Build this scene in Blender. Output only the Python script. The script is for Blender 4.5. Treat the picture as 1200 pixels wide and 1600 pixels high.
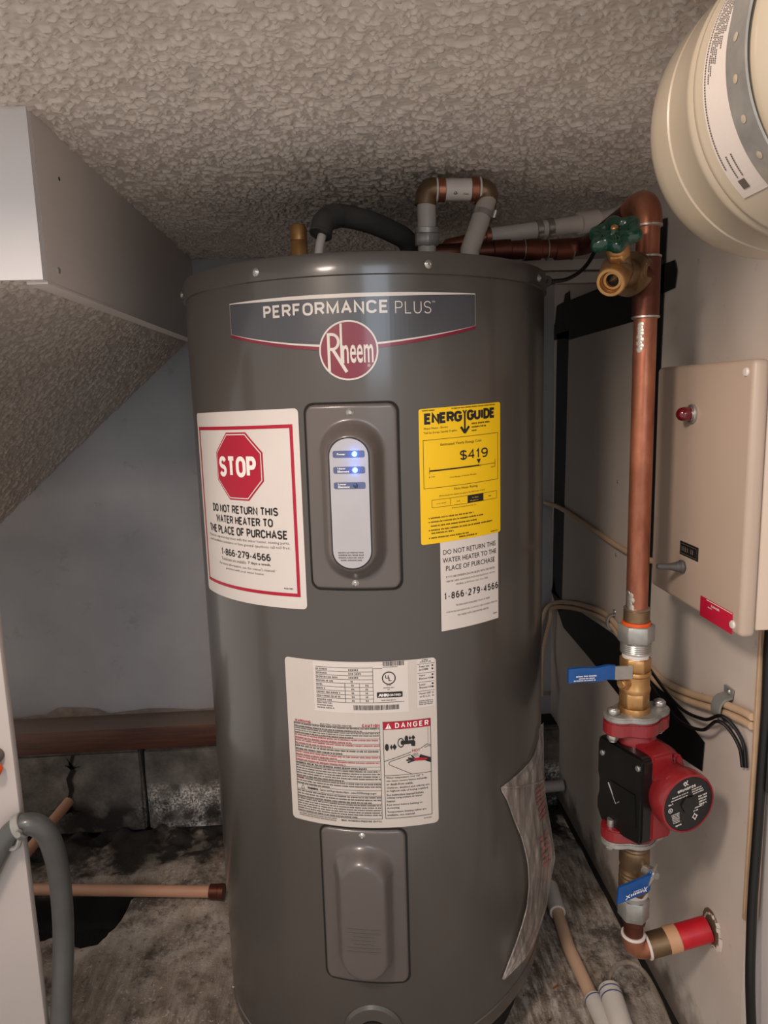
import bpy, bmesh, math, random
import numpy as np
from mathutils import Vector, Matrix
random.seed(7)
rng = np.random.default_rng(7)
R_ = math.radians
sc = bpy.context.scene
for o in list(bpy.data.objects):
    bpy.data.objects.remove(o)
COL = sc.collection

# ------------------------------------------------------------------ camera
def make_camera():
    p, r, y = R_(9.2), R_(1.65), R_(2.9)          # pitch down, roll, yaw to the right
    f = Vector((math.sin(y)*math.cos(p), math.cos(y)*math.cos(p), -math.sin(p)))
    rt = Vector((math.cos(y), -math.sin(y), 0)); up = rt.cross(f)
    rt2 = rt*math.cos(r) - up*math.sin(r); up2 = up*math.cos(r) + rt*math.sin(r)
    cd = bpy.data.cameras.new('camera'); co = bpy.data.objects.new('camera', cd); COL.objects.link(co)
    m = Matrix((rt2, up2, -f)).transposed().to_4x4(); m.translation = (0, 0, 1.10)
    co.matrix_world = m
    cd.sensor_fit = 'VERTICAL'; cd.sensor_height = 36; cd.lens = 1110/1600*36
    cd.clip_start = 0.01
    sc.camera = co
make_camera()

# ------------------------------------------------------------------ world, lights, exposure
w = bpy.data.worlds.new('world'); sc.world = w; w.use_nodes = True
bg = w.node_tree.nodes['Background']
bg.inputs[0].default_value = (1.0, 0.925, 0.86, 1); bg.inputs[1].default_value = 0.76
def area(name, loc, target, size, power, color, shape='DISK', size_y=None):
    l = bpy.data.lights.new(name, 'AREA'); l.shape = shape; l.size = size
    if size_y: l.size_y = size_y
    l.energy = power; l.color = color
    o = bpy.data.objects.new(name, l); COL.objects.link(o); o.location = loc
    o.rotation_euler = (Vector(target)-Vector(loc)).to_track_quat('-Z', 'Y').to_euler()
    return o
area('room_lamp', (-0.41, 0.05, 1.58), (0.35, 1.0, 0.70), 0.20, 10.0, (1.0, 0.83, 0.70))
area('doorway_daylight', (0.24, -1.7, 1.62), (0.05, 1.1, 0.95), 0.70, 11.0, (0.72, 0.86, 1.0), 'RECTANGLE', 0.9)
sc.view_settings.view_transform = 'Standard'; sc.view_settings.look = 'None'
sc.view_settings.gamma = 1; sc.view_settings.use_curve_mapping = False
sc.view_settings.exposure = 0.0

# ------------------------------------------------------------------ materials
def lin(h):
    h = h.lstrip('#'); o = []
    for i in (0, 2, 4):
        c = int(h[i:i+2], 16)/255
        o.append(c/12.92 if c <= .04045 else ((c+.055)/1.055)**2.4)
    return (*o, 1)
class NT:
    def __init__(s, name):
        s.m = bpy.data.materials.new(name); s.m.use_nodes = True
        s.t = s.m.node_tree; s.b = s.t.nodes['Principled BSDF']; s.tc = None
    def n(s, typ, **kw):
        x = s.t.nodes.new(typ)
        for k, v in kw.items():
            if k in x.inputs.keys() if isinstance(k, str) else False: x.inputs[k].default_value = v
            else: setattr(x, k, v)
        return x
    def l(s, a, b): s.t.links.new(a, b)
    def obj(s):
        if not s.tc: s.tc = s.n('ShaderNodeNewGeometry')
        return s.tc.outputs['Position']
    def noise(s, scale, detail=4, rough=.55, vec=None):
        x = s.n('ShaderNodeTexNoise'); x.inputs['Scale'].default_value = scale
        x.inputs['Detail'].default_value = detail; x.inputs['Roughness'].default_value = rough
        s.l(vec or s.obj(), x.inputs['Vector']); return x.outputs['Fac']
    def ramp(s, fac, stops):
        x = s.n('ShaderNodeValToRGB'); e = x.color_ramp.elements
        while len(e) < len(stops): e.new(.5)
        for i, (p, c) in enumerate(stops): e[i].position = p; e[i].color = c
        s.l(fac, x.inputs['Fac']); return x.outputs['Color']
    def mix(s, fac, a, b):
        x = s.n('ShaderNodeMix'); x.data_type = 'RGBA'
        for v, i in ((fac, 0), (a, 6), (b, 7)):
            if hasattr(v, 'is_linked'): s.l(v, x.inputs[i])
            else: x.inputs[i].default_value = v
        return x.outputs[2]
    def math(s, op, a, b=0.0):
        x = s.n('ShaderNodeMath'); x.operation = op
        for v, i in ((a, 0), (b, 1)):
            if hasattr(v, 'is_linked'): s.l(v, x.inputs[i])
            else: x.inputs[i].default_value = v
        x.use_clamp = False
        return x.outputs[0]
    def bump(s, h, strength=.3, dist=.002):
        x = s.n('ShaderNodeBump'); x.inputs['Strength'].default_value = strength
        x.inputs['Distance'].default_value = dist; s.l(h, x.inputs['Height'])
        s.l(x.outputs['Normal'], s.b.inputs['Normal'])
G0 = (0, 0, 0, 1); G1 = (1, 1, 1, 1)
def mat(name, col, rough=.5, metal=0.0, var=0.12, vscale=25, bump=0.0, bscale=120, coat=0.0, spec=None):
    k = NT(name); c = lin(col)
    d = tuple(x*(1-var) for x in c[:3])+(1,); e = tuple(min(1, x*(1+var*.6)) for x in c[:3])+(1,)
    k.l(k.ramp(k.noise(vscale), [(.3, d), (.7, e)]), k.b.inputs['Base Color'])
    k.b.inputs['Roughness'].default_value = rough; k.b.inputs['Metallic'].default_value = metal
    k.b.inputs['Coat Weight'].default_value = coat; k.b.inputs['Coat Roughness'].default_value = .12
    if spec is not None: k.b.inputs['Specular IOR Level'].default_value = spec
    if bump: k.bump(k.noise(bscale, 5), bump, .001)
    return k.m
def emit(name, col, strength):
    k = NT(name); k.b.inputs['Base Color'].default_value = lin(col)
    k.b.inputs['Emission Color'].default_value = lin(col); k.b.inputs['Emission Strength'].default_value = strength
    return k.m
def ax(k, i):
    x = k.n('ShaderNodeSeparateXYZ'); k.l(k.obj(), x.inputs[0]); return x.outputs[i]
def smooth(k, v, a, b):                              # 0 at a, 1 at b
    x = k.n('ShaderNodeMapRange'); x.interpolation_type = 'SMOOTHSTEP'
    x.inputs['From Min'].default_value = a; x.inputs['From Max'].default_value = b
    k.l(v, x.inputs['Value']); return x.outputs['Result']

M = {}
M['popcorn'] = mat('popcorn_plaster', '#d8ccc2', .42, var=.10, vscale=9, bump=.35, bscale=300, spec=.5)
M['leaf'] = mat('wall_leaf_paint', '#b3a9a4', .5, var=.05, vscale=6, bump=.08, bscale=60)
M['popcorn_shaded'] = mat('shaded_popcorn_plaster', '#b9ada3', .55, var=.10, vscale=9, bump=.25, bscale=260, spec=.4)  # darker copy of the ceiling plaster, shade put into its colour
M['wall_white'] = mat('white_wall_paint', '#d6d1d0', .5, var=.05, vscale=6, bump=.08, bscale=60)
M['soffit'] = mat('soffit_paint', '#d3c8c0', .5, var=.06, vscale=5, bump=.06, bscale=50)
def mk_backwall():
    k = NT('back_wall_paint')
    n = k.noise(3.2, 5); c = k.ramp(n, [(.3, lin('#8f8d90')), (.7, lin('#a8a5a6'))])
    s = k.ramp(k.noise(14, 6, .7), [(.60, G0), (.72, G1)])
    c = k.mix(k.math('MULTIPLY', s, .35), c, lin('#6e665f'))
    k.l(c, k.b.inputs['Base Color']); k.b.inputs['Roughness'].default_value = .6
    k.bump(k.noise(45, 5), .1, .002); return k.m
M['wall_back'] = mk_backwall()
def mk_rightwall():
    k = NT('right_wall_paint')
    c = k.ramp(k.noise(5, 5), [(.3, lin('#cabeb4')), (.7, lin('#dcd1c8'))])
    s = k.ramp(k.noise(30, 6, .7), [(.63, G0), (.72, G1)])
    c = k.mix(k.math('MULTIPLY', s, .3), c, lin('#8a7766'))
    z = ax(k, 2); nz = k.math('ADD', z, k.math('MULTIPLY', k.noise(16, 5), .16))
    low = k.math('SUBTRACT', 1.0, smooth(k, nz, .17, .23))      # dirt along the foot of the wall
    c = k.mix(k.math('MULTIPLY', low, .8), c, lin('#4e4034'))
    k.l(c, k.b.inputs['Base Color']); k.b.inputs['Roughness'].default_value = .55
    k.bump(k.noise(40, 5), .08, .002); return k.m
M['wall_right'] = mk_rightwall()
M['panel_paint'] = mat('panel_paint', '#beb3a9', .5, var=.06, vscale=6, bump=.06, bscale=50)
M['tape'] = mat('black_tape', '#0b0b0d', .45, var=.4, vscale=30, bump=.3, bscale=90)
def mk_floor():
    k = NT('dirty_concrete_floor')
    x = k.n('ShaderNodeMapping'); x.inputs['Rotation'].default_value = (0, 0, R_(14)); x.inputs['Scale'].default_value = (5.0, .9, 1); k.l(k.obj(), x.inputs['Vector'])
    st = k.noise(17, 8, .72, x.outputs['Vector'])
    big = k.noise(4.6, 6, .62)
    c = k.ramp(big, [(.32, lin('#51463c')), (.47, lin('#857668')), (.60, lin('#b3a598')), (.78, lin('#94867a'))])
    xx, y, z = ax(k, 0), ax(k, 1), ax(k, 2)
    rt = k.math('ADD', k.math('MULTIPLY', smooth(k, xx, .15, .30), .72), .25)
    c = k.mix(k.math('MULTIPLY', k.ramp(st, [(.46, G0), (.62, (.9, .9, .9, 1))]), rt), c, lin('#cdc2b8'))
    c = k.mix(k.math('MULTIPLY', k.ramp(st, [(.28, (.85, .85, .85, 1)), (.44, G0)]), rt), c, lin('#3a3028'))
    d = k.ramp(k.noise(9, 8, .78), [(.50, G0), (.62, G1)])
    c = k.mix(k.math('MULTIPLY', d, .82), c, lin('#30271f'))
    fl = k.ramp(k.noise(85, 5, .75), [(.58, G0), (.68, G1)])
    c = k.mix(k.math('MULTIPLY', fl, .75), c, lin('#251c15'))
    wf = k.ramp(k.noise(130, 4, .65), [(.60, G0), (.68, G1)])
    c = k.mix(k.math('MULTIPLY', wf, .4), c, lin('#ddd3c9'))
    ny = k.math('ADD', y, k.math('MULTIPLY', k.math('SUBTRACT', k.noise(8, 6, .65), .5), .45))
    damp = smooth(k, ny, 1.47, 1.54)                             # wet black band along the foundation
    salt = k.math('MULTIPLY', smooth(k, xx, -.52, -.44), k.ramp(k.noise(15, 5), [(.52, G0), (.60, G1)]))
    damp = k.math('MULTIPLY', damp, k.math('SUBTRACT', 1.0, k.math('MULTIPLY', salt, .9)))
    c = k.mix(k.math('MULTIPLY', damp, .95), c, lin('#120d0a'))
    pit_shade = k.math('SUBTRACT', 1.0, smooth(k, z, .020, .050))      # soil in the broken hollow, darkened to stand in for its shade
    c = k.mix(pit_shade, c, lin('#120d0a'))
    k.l(c, k.b.inputs['Base Color']); k.b.inputs['Roughness'].default_value = .72
    k.bump(k.noise(55, 8, .7), .6, .007); return k.m
M['floor'] = mk_floor()
def mk_block():
    k = NT('foundation_block')
    c = k.ramp(k.noise(14, 8, .7), [(.3, lin('#3f3a35')), (.55, lin('#6b645e')), (.75, lin('#8a827a'))])
    x, z = ax(k, 0), ax(k, 2)
    nx = k.math('ADD', x, k.math('MULTIPLY', k.math('SUBTRACT', k.noise(9, 6), .5), .25))
    e = k.math('MULTIPLY', smooth(k, nx, -.60, -.44), k.math('SUBTRACT', 1.0, smooth(k, z, .145, .185)))
    sp = k.math('MULTIPLY', k.ramp(k.noise(170, 4, .7), [(.42, G0), (.60, G1)]), k.ramp(k.noise(22, 4), [(.36, G0), (.58, G1)]))     # salt bloom
    c = k.mix(k.math('MULTIPLY', e, sp), c, lin('#eee6df'))
    b = k.math('MULTIPLY', k.math('SUBTRACT', 1.0, smooth(k, z, .10, .15)), k.ramp(k.noise(18, 6), [(.4, G0), (.55, G1)]))
    c = k.mix(k.math('MULTIPLY', b, .9), c, lin('#191410'))
    k.l(c, k.b.inputs['Base Color']); k.b.inputs['Roughness'].default_value = .85
    k.bump(k.noise(90, 8, .7), .7, .005); return k.m
M['block'] = mk_block()
def mk_wood(name, a, b, sx=2, sy=30):
    k = NT(name); x = k.n('ShaderNodeMapping'); x.inputs['Scale'].default_value = (sx, sy, sy); k.l(k.obj(), x.inputs['Vector'])
    c = k.ramp(k.noise(3, 7, .65, x.outputs['Vector']), [(.3, lin(a)), (.7, lin(b))])
    k.l(c, k.b.inputs['Base Color']); k.b.inputs['Roughness'].default_value = .55
    k.bump(k.noise(6, 6, .6, x.outputs['Vector']), .25, .002); return k.m
def mk_sill():
    m = mk_wood('stained_sill_wood', '#3c2117', '#63392a'); t = m.node_tree; b = t.nodes['Principled BSDF']
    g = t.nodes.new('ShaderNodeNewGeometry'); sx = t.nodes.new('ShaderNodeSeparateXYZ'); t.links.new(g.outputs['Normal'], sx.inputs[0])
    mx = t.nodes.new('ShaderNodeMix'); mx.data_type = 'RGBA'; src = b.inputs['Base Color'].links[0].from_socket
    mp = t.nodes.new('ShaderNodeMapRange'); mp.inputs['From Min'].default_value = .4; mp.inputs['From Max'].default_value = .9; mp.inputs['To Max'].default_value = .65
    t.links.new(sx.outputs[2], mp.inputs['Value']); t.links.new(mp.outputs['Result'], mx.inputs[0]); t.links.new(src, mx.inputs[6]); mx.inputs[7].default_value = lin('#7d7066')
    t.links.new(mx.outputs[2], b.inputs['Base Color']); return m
M['sill'] = mk_sill()
M['torn'] = mat('torn_paint_edge', '#8b7a70', .7, var=.25, vscale=40)
M['heater'] = mat('grey_enamel', '#48433f', .32, var=.05, vscale=4, coat=.45, bump=.03, bscale=9, spec=.5)
M['heater_panel'] = mat('grey_plastic_panel', '#5b5451', .33, var=.04, vscale=6, coat=.3)
M['dark_gap'] = mat('dark_recess', '#15120f', .9)
M['banner'] = mat('slate_banner_film', '#434348', .33, var=.04, coat=.4)
M['silver'] = mat('silver_print', '#cfc5bd', .35, var=.04, coat=.3)
M['badge_red'] = mat('crimson_print', '#76082a', .35, var=.06, coat=.4)
M['paper'] = mat('white_paper_label', '#cec5bf', .45, var=.03, vscale=15)
M['paper_grey'] = mat('grey_white_label', '#c3b9b1', .45, var=.03, vscale=15)
M['yellow'] = mat('yellow_label', '#e7ba02', .45, var=.03, vscale=15)
M['ink'] = mat('black_ink', '#15120f', .5)
M['ink_grey'] = mat('grey_ink', '#5a524c', .6)
M['ink_red'] = mat('red_ink', '#a5042a', .5, var=.05)
M['white_ink'] = mat('white_ink', '#e8e0da', .5, var=.02)
M['display'] = mat('silver_display_film', '#a9a7ab', .4, var=.04, coat=.2)
M['slate'] = mat('slate_blue_print', '#4f5a7c', .45)
M['led_blue'] = emit('blue_indicator', '#2a76ff', 60.0)
M['led_off'] = mat('unlit_indicator', '#39425c', .3)
M['steel'] = mat('zinc_steel', '#b8b5b0', .32, .8, var=.12, vscale=60)
M['galv'] = mat('galvanised_steel', '#a5a39e', .42, .55, var=.2, vscale=50, bump=.1)
M['brass'] = mat('brass', '#bb8f5c', .38, .75, var=.18, vscale=40, bump=.06)
M['brass_dull'] = mat('dull_bronze', '#836a50', .42, .75, var=.25, vscale=40, bump=.1)
def mk_copper():
    k = NT('aged_copper')
    x = k.n('ShaderNodeMapping'); x.inputs['Scale'].default_value = (1, 1, .35); k.l(k.obj(), x.inputs['Vector'])
    c = k.ramp(k.noise(26, 6, .6, x.outputs['Vector']), [(.28, lin('#7c4a38')), (.5, lin('#a86a52')), (.72, lin('#bd8468'))])
    c = k.mix(k.math('MULTIPLY', k.ramp(k.noise(9, 5), [(.5, G0), (.7, G1)]), .55), c, lin('#6e3e30'))
    k.l(c, k.b.inputs['Base Color']); k.b.inputs['Metallic'].default_value = .75
    k.l(k.ramp(k.noise(30, 5), [(.3, (.3, .3, .3, 1)), (.7, (.48, .48, .48, 1))]), k.b.inputs['Roughness'])
    return k.m
M['copper'] = mk_copper()
M['copper_dark'] = mat('tarnished_copper', '#6b4034', .45, .85, var=.3, vscale=22)
M['solder'] = mat('solder', '#c9c0b6', .35, .9, var=.2, vscale=120, bump=.3, bscale=200)
M['pvc_white'] = mat('white_plastic', '#d9d0c8', .4, var=.05)
M['pvc_cream'] = mat('cream_plastic', '#d9b396', .42, var=.07, vscale=14)
M['pvc_tan'] = mat('tan_plastic_pipe', '#c59478', .42, var=.1, vscale=18)
M['pipe_grey'] = mat('dull_white_pipe', '#aea59c', .42, var=.06)
M['foam'] = mat('dark_foam', '#4a4744', .8, var=.15, bump=.3, bscale=90)
M['conduit'] = mat('grey_conduit', '#4c4c4a', .38, var=.15, vscale=20, coat=.2)
M['black'] = mat('black_plastic', '#0e0e0f', .35, var=.25, vscale=40)
M['black_cable'] = mat('black_cable', '#0b0b0c', .4, var=.2)
M['clamp_grey'] = mat('grey_clamp', '#8f8f8b', .45, .3, var=.15)
M['tan_cable'] = mat('tan_cable', '#c4a78a', .5, var=.1, vscale=30)
M['tank'] = mat('ivory_tank_paint', '#a99d8b', .38, var=.04, vscale=5, coat=.25)
M['box'] = mat('beige_enclosure', '#b8a494', .42, var=.04, vscale=5, bump=.04, bscale=80)
M['boxlid'] = mat('beige_enclosure_side', '#d4c0ae', .42, var=.04, vscale=5)
M['red_lens'] = mat('red_lens', '#5c0614', .12, var=.1, coat=.6)
M['boot'] = mat('rubber_boot', '#4a4644', .5, var=.2)
M['red_label'] = mat('red_label', '#bd0f38', .45, var=.04)
M['pump_red'] = mat('pump_red_paint', '#871b21', .33, var=.12, vscale=30, coat=.35, bump=.12, bscale=60)
M['pump_black'] = mat('pump_black_plastic', '#131312', .28, var=.3, vscale=35, bump=.2, bscale=25)
M['blue'] = mat('blue_vinyl', '#0f4a8c', .4, var=.12, vscale=40)
M['green'] = mat('green_enamel', '#023c2c', .20, var=.15, coat=.4)
M['red_sleeve'] = mat('red_sleeve', '#c01827', .38, var=.14, vscale=50, bump=.2, bscale=110)
M['peach'] = mat('peach_tape', '#c79873', .5, var=.08)
M['plaster'] = mat('broken_plaster', '#dcd2c8', .8, var=.1, bump=.4)
M['hole_brown'] = mat('fibreboard_core', '#6e5542', .9, var=.3, vscale=60)
M['raw_wood'] = mat('raw_wood_edge', '#b99a7c', .6, var=.15, vscale=30)
M['batten'] = mat('painted_batten', '#a89d93', .6, var=.15, vscale=18, bump=.15)
M['orange'] = mat('orange_plastic', '#e0571b', .4)
def mk_bag():
    k = NT('clear_polythene'); k.b.inputs['Base Color'].default_value = lin('#c8bab0')
    k.b.inputs['Roughness'].default_value = .30; k.b.inputs['Alpha'].default_value = .55
    k.b.inputs['Specular IOR Level'].default_value = .6
    x = k.n('ShaderNodeMapping'); x.inputs['Scale'].default_value = (3.0, 3.0, .5); k.l(k.obj(), x.inputs['Vector'])
    c = k.ramp(k.noise(22, 6, .65, x.outputs['Vector']), [(.34, lin('#776a63')), (.52, lin('#a3958c')), (.66, lin('#d6cac2'))]); k.l(c, k.b.inputs['Base Color'])
    k.bump(k.noise(60, 6, .6), .35, .003); return k.m
M['bag'] = mk_bag()
def mk_clear():
    k = NT('clear_vinyl_tube'); k.b.inputs['Base Color'].default_value = lin('#b8a898')
    k.b.inputs['Roughness'].default_value = .15; k.b.inputs['Alpha'].default_value = .4; return k.m
M['clear'] = mk_clear()

# ------------------------------------------------------------------ mesh helpers
def basis(a):
    a = Vector(a).normalized(); t = Vector((0, 0, 1)) if abs(a.z) < .9 else Vector((1, 0, 0))
    u = t.cross(a).normalized(); return u, a.cross(u), a
def smooth_path(pts, n=8):
    P = [Vector(p) for p in pts]; P = [P[0]*2-P[1]]+P+[P[-1]*2-P[-2]]; out = []
    for i in range(1, len(P)-2):
        a, b, c, d = P[i-1:i+3]
        for k in range(n):
            t = k/n
            out.append(.5*((2*b)+(c-a)*t+(2*a-5*b+4*c-d)*t*t+(3*b-a-3*c+d)*t**3))
    out.append(P[-2]); return out
def bend(p0, p1, p2, rad, n=8):                       # straight-arc-straight path through a corner
    p0, p1, p2 = map(Vector, (p0, p1, p2)); a = (p0-p1).normalized(); b = (p2-p1).normalized()
    s, e = p1+a*rad, p1+b*rad; out = [p0]
    for i in range(n+1):
        t = i/n; out.append((1-t)**2*s+2*t*(1-t)*p1+t*t*e)
    out.append(p2); return out
class MB:
    def __init__(s): s.v = []; s.f = []
    def add(s, vs, fs):
        b = len(s.v); s.v += [tuple(x) for x in vs]; s.f += [tuple(i+b for i in f) for f in fs]; return s
    def box(s, c, d, rot=None, bev=0.0, seg=2):
        bm = bmesh.new(); bmesh.ops.create_cube(bm, size=1)
        for v in bm.verts: v.co = Vector((v.co.x*d[0], v.co.y*d[1], v.co.z*d[2]))
        if bev: bmesh.ops.bevel(bm, geom=list(bm.edges), offset=bev, segments=seg, profile=.5, affect='EDGES')
        return s.bm(bm, c, rot)
    def bm(s, bm, c=(0, 0, 0), rot=None):
        bm.verts.index_update(); c = Vector(c)
        vs = [((rot @ v.co) if rot else v.co)+c for v in bm.verts]
        s.add(vs, [[v.index for v in f.verts] for f in bm.faces]); bm.free(); return s
    def lathe(s, prof, o, axis=(0, 0, 1), n=24, closed=False, rfun=None):
        u, v, a = basis(axis); o = Vector(o); vs = []; fs = []; m = len(prof)
        for r, h in prof:
            for k in range(n):
                t = 2*math.pi*k/n; rr = r*(rfun(t) if rfun else 1)
                vs.append(o+a*h+u*(rr*math.cos(t))+v*(rr*math.sin(t)))
        for i in range(m-1+(1 if closed else 0)):
            for k in range(n):
                j = (i+1) % m; k2 = (k+1) % n
                fs.append((i*n+k, i*n+k2, j*n+k2, j*n+k))
        if not closed:
            if prof[0][0] > 1e-6: fs.append(tuple(range(n))[::-1])
            if prof[-1][0] > 1e-6: fs.append(tuple((m-1)*n+k for k in range(n)))
        return s.add(vs, fs)
    def cyl(s, p0, p1, r, r2=None, n=20, bev=0.0):
        p0, p1 = Vector(p0), Vector(p1); L = (p1-p0).length; r2 = r if r2 is None else r2
        pr = [(r, 0), (r2, L)] if not bev else [(r-bev, 0), (r, bev), (r2, L-bev), (r2-bev, L)]
        return s.lathe(pr, p0, p1-p0, n)
    def ring(s, p0, p1, ro, ri, n=28, bev=.0008):
        p0, p1 = Vector(p0), Vector(p1); L = (p1-p0).length
        return s.lathe([(ri, 0), (ro-bev, 0), (ro, bev), (ro, L-bev), (ro-bev, L), (ri, L)], p0, p1-p0, n, True)
    def hexa(s, p0, p1, r, bev=.0015, turn=0):
        p0, p1 = Vector(p0), Vector(p1); L = (p1-p0).length; u, v, a = basis(p1-p0)
        bm = bmesh.new(); lo = [bm.verts.new(p0+u*r*math.cos(turn+k*math.pi/3)+v*r*math.sin(turn+k*math.pi/3)) for k in range(6)]
        hi = [bm.verts.new(x.co+a*L) for x in lo]
        bm.faces.new(lo[::-1]); bm.faces.new(hi)
        for k in range(6): bm.faces.new((lo[k], lo[(k+1) % 6], hi[(k+1) % 6], hi[k]))
        bmesh.ops.bevel(bm, geom=list(bm.edges), offset=bev, segments=1, affect='EDGES')
        return s.bm(bm)
    def tube(s, pts, r, n=14, caps=True, flat=1.0, upv=None):
        P = [Vector(p) for p in pts]; vs = []; fs = []; m = len(P); nv = None
        for i in range(m):
            t = (P[min(i+1, m-1)]-P[max(i-1, 0)]).normalized()
            if nv is None: nv = (Vector(upv)-t*t.dot(Vector(upv))).normalized() if upv else basis(t)[0]
            else: nv = (nv-t*nv.dot(t)).normalized()
            b = t.cross(nv); rr = r(i/(m-1)) if callable(r) else r
            for k in range(n):
                a = 2*math.pi*k/n; vs.append(P[i]+nv*(rr*math.cos(a))+b*(rr*flat*math.sin(a)))
        for i in range(m-1):
            for k in range(n): fs.append((i*n+k, i*n+(k+1) % n, (i+1)*n+(k+1) % n, (i+1)*n+k))
        if caps: fs += [tuple(range(n))[::-1], tuple((m-1)*n+k for k in range(n))]
        return s.add(vs, fs)
    def ribbon(s, pts, wdir, width, th, nrm):          # flat strap following pts; nrm(i) gives the outside
        P = [Vector(p) for p in pts]; wd = Vector(wdir).normalized(); vs = []; fs = []; m = len(P)
        for i in range(m):
            nn = Vector(nrm(i)).normalized()
            for a, b in ((-1, 0), (1, 0), (1, 1), (-1, 1)): vs.append(P[i]+wd*(a*width/2)+nn*(b*th))
        for i in range(m-1):
            for k in range(4): fs.append((i*4+k, i*4+(k+1) % 4, (i+1)*4+(k+1) % 4, (i+1)*4+k))
        fs += [(3, 2, 1, 0), tuple((m-1)*4+k for k in range(4))]
        return s.add(vs, fs)
    def prism(s, poly, o, ex, ey, ez, h, bev=0.0):      # outline poly (2D) in plane ex,ey pushed along ez
        o, ex, ey, ez = Vector(o), Vector(ex), Vector(ey), Vector(ez)
        bm = bmesh.new(); lo = [bm.verts.new(o+ex*x+ey*y) for x, y in poly]; hi = [bm.verts.new(v.co+ez*h) for v in lo]
        n = len(poly); bm.faces.new(lo[::-1]); bm.faces.new(hi)
        for k in range(n): bm.faces.new((lo[k], lo[(k+1) % n], hi[(k+1) % n], hi[k]))
        bmesh.ops.recalc_face_normals(bm, faces=bm.faces)
        if bev: bmesh.ops.bevel(bm, geom=list(bm.edges), offset=bev, segments=2, affect='EDGES', clamp_overlap=True)
        return s.bm(bm)
    def dome(s, c, nrm, r, h=None, n=14):
        h = h or r*.6; pr = [(r, 0), (r*.95, h*.35), (r*.75, h*.7), (r*.4, h*.94), (0.0001, h)]
        return s.lathe(pr, c, nrm, n)
def wloc(o):
    p = Vector((0, 0, 0))
    while o: p += o.location; o = o.parent
    return p
def obj(name, mb, m, parent=None, smooth=35, flip=True, **props):
    me = bpy.data.meshes.new(name)
    V = np.array(mb.v, dtype=float)
    if parent: off = np.array(wloc(parent))
    else: off = np.array([(V[:, 0].min()+V[:, 0].max())/2, (V[:, 1].min()+V[:, 1].max())/2, V[:, 2].min()])
    me.from_pydata((V-off).tolist(), [], mb.f)
    if flip:
        bm = bmesh.new(); bm.from_mesh(me); bmesh.ops.recalc_face_normals(bm, faces=bm.faces); bm.to_mesh(me); bm.free()
    if smooth is not None:
        me.shade_smooth()
        if smooth < 180: me.set_sharp_from_angle(angle=R_(smooth))
    me.materials.append(M[m] if isinstance(m, str) else m)
    o = bpy.data.objects.new(name, me); COL.objects.link(o)
    if parent: o.parent = parent
    else: o.location = off
    for k, v in props.items(): o[k] = v
    return o
def thing(name, loc, label, cat, group=None):
    o = bpy.data.objects.new(name, None); COL.objects.link(o); o.location = loc; o.empty_display_size = .02
    o['label'] = label; o['category'] = cat
    if group: o['group'] = group
    return o
def solo(name, mb, m, label, cat, group=None, **kw):
    o = obj(name, mb, m, None, **kw); o['label'] = label; o['category'] = cat
    if group: o['group'] = group
    return o
def struct(name, mb, m, parent=None, **kw):
    o = obj(name, mb, m, parent, **kw)
    if not parent: o['kind'] = 'structure'
    return o

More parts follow.
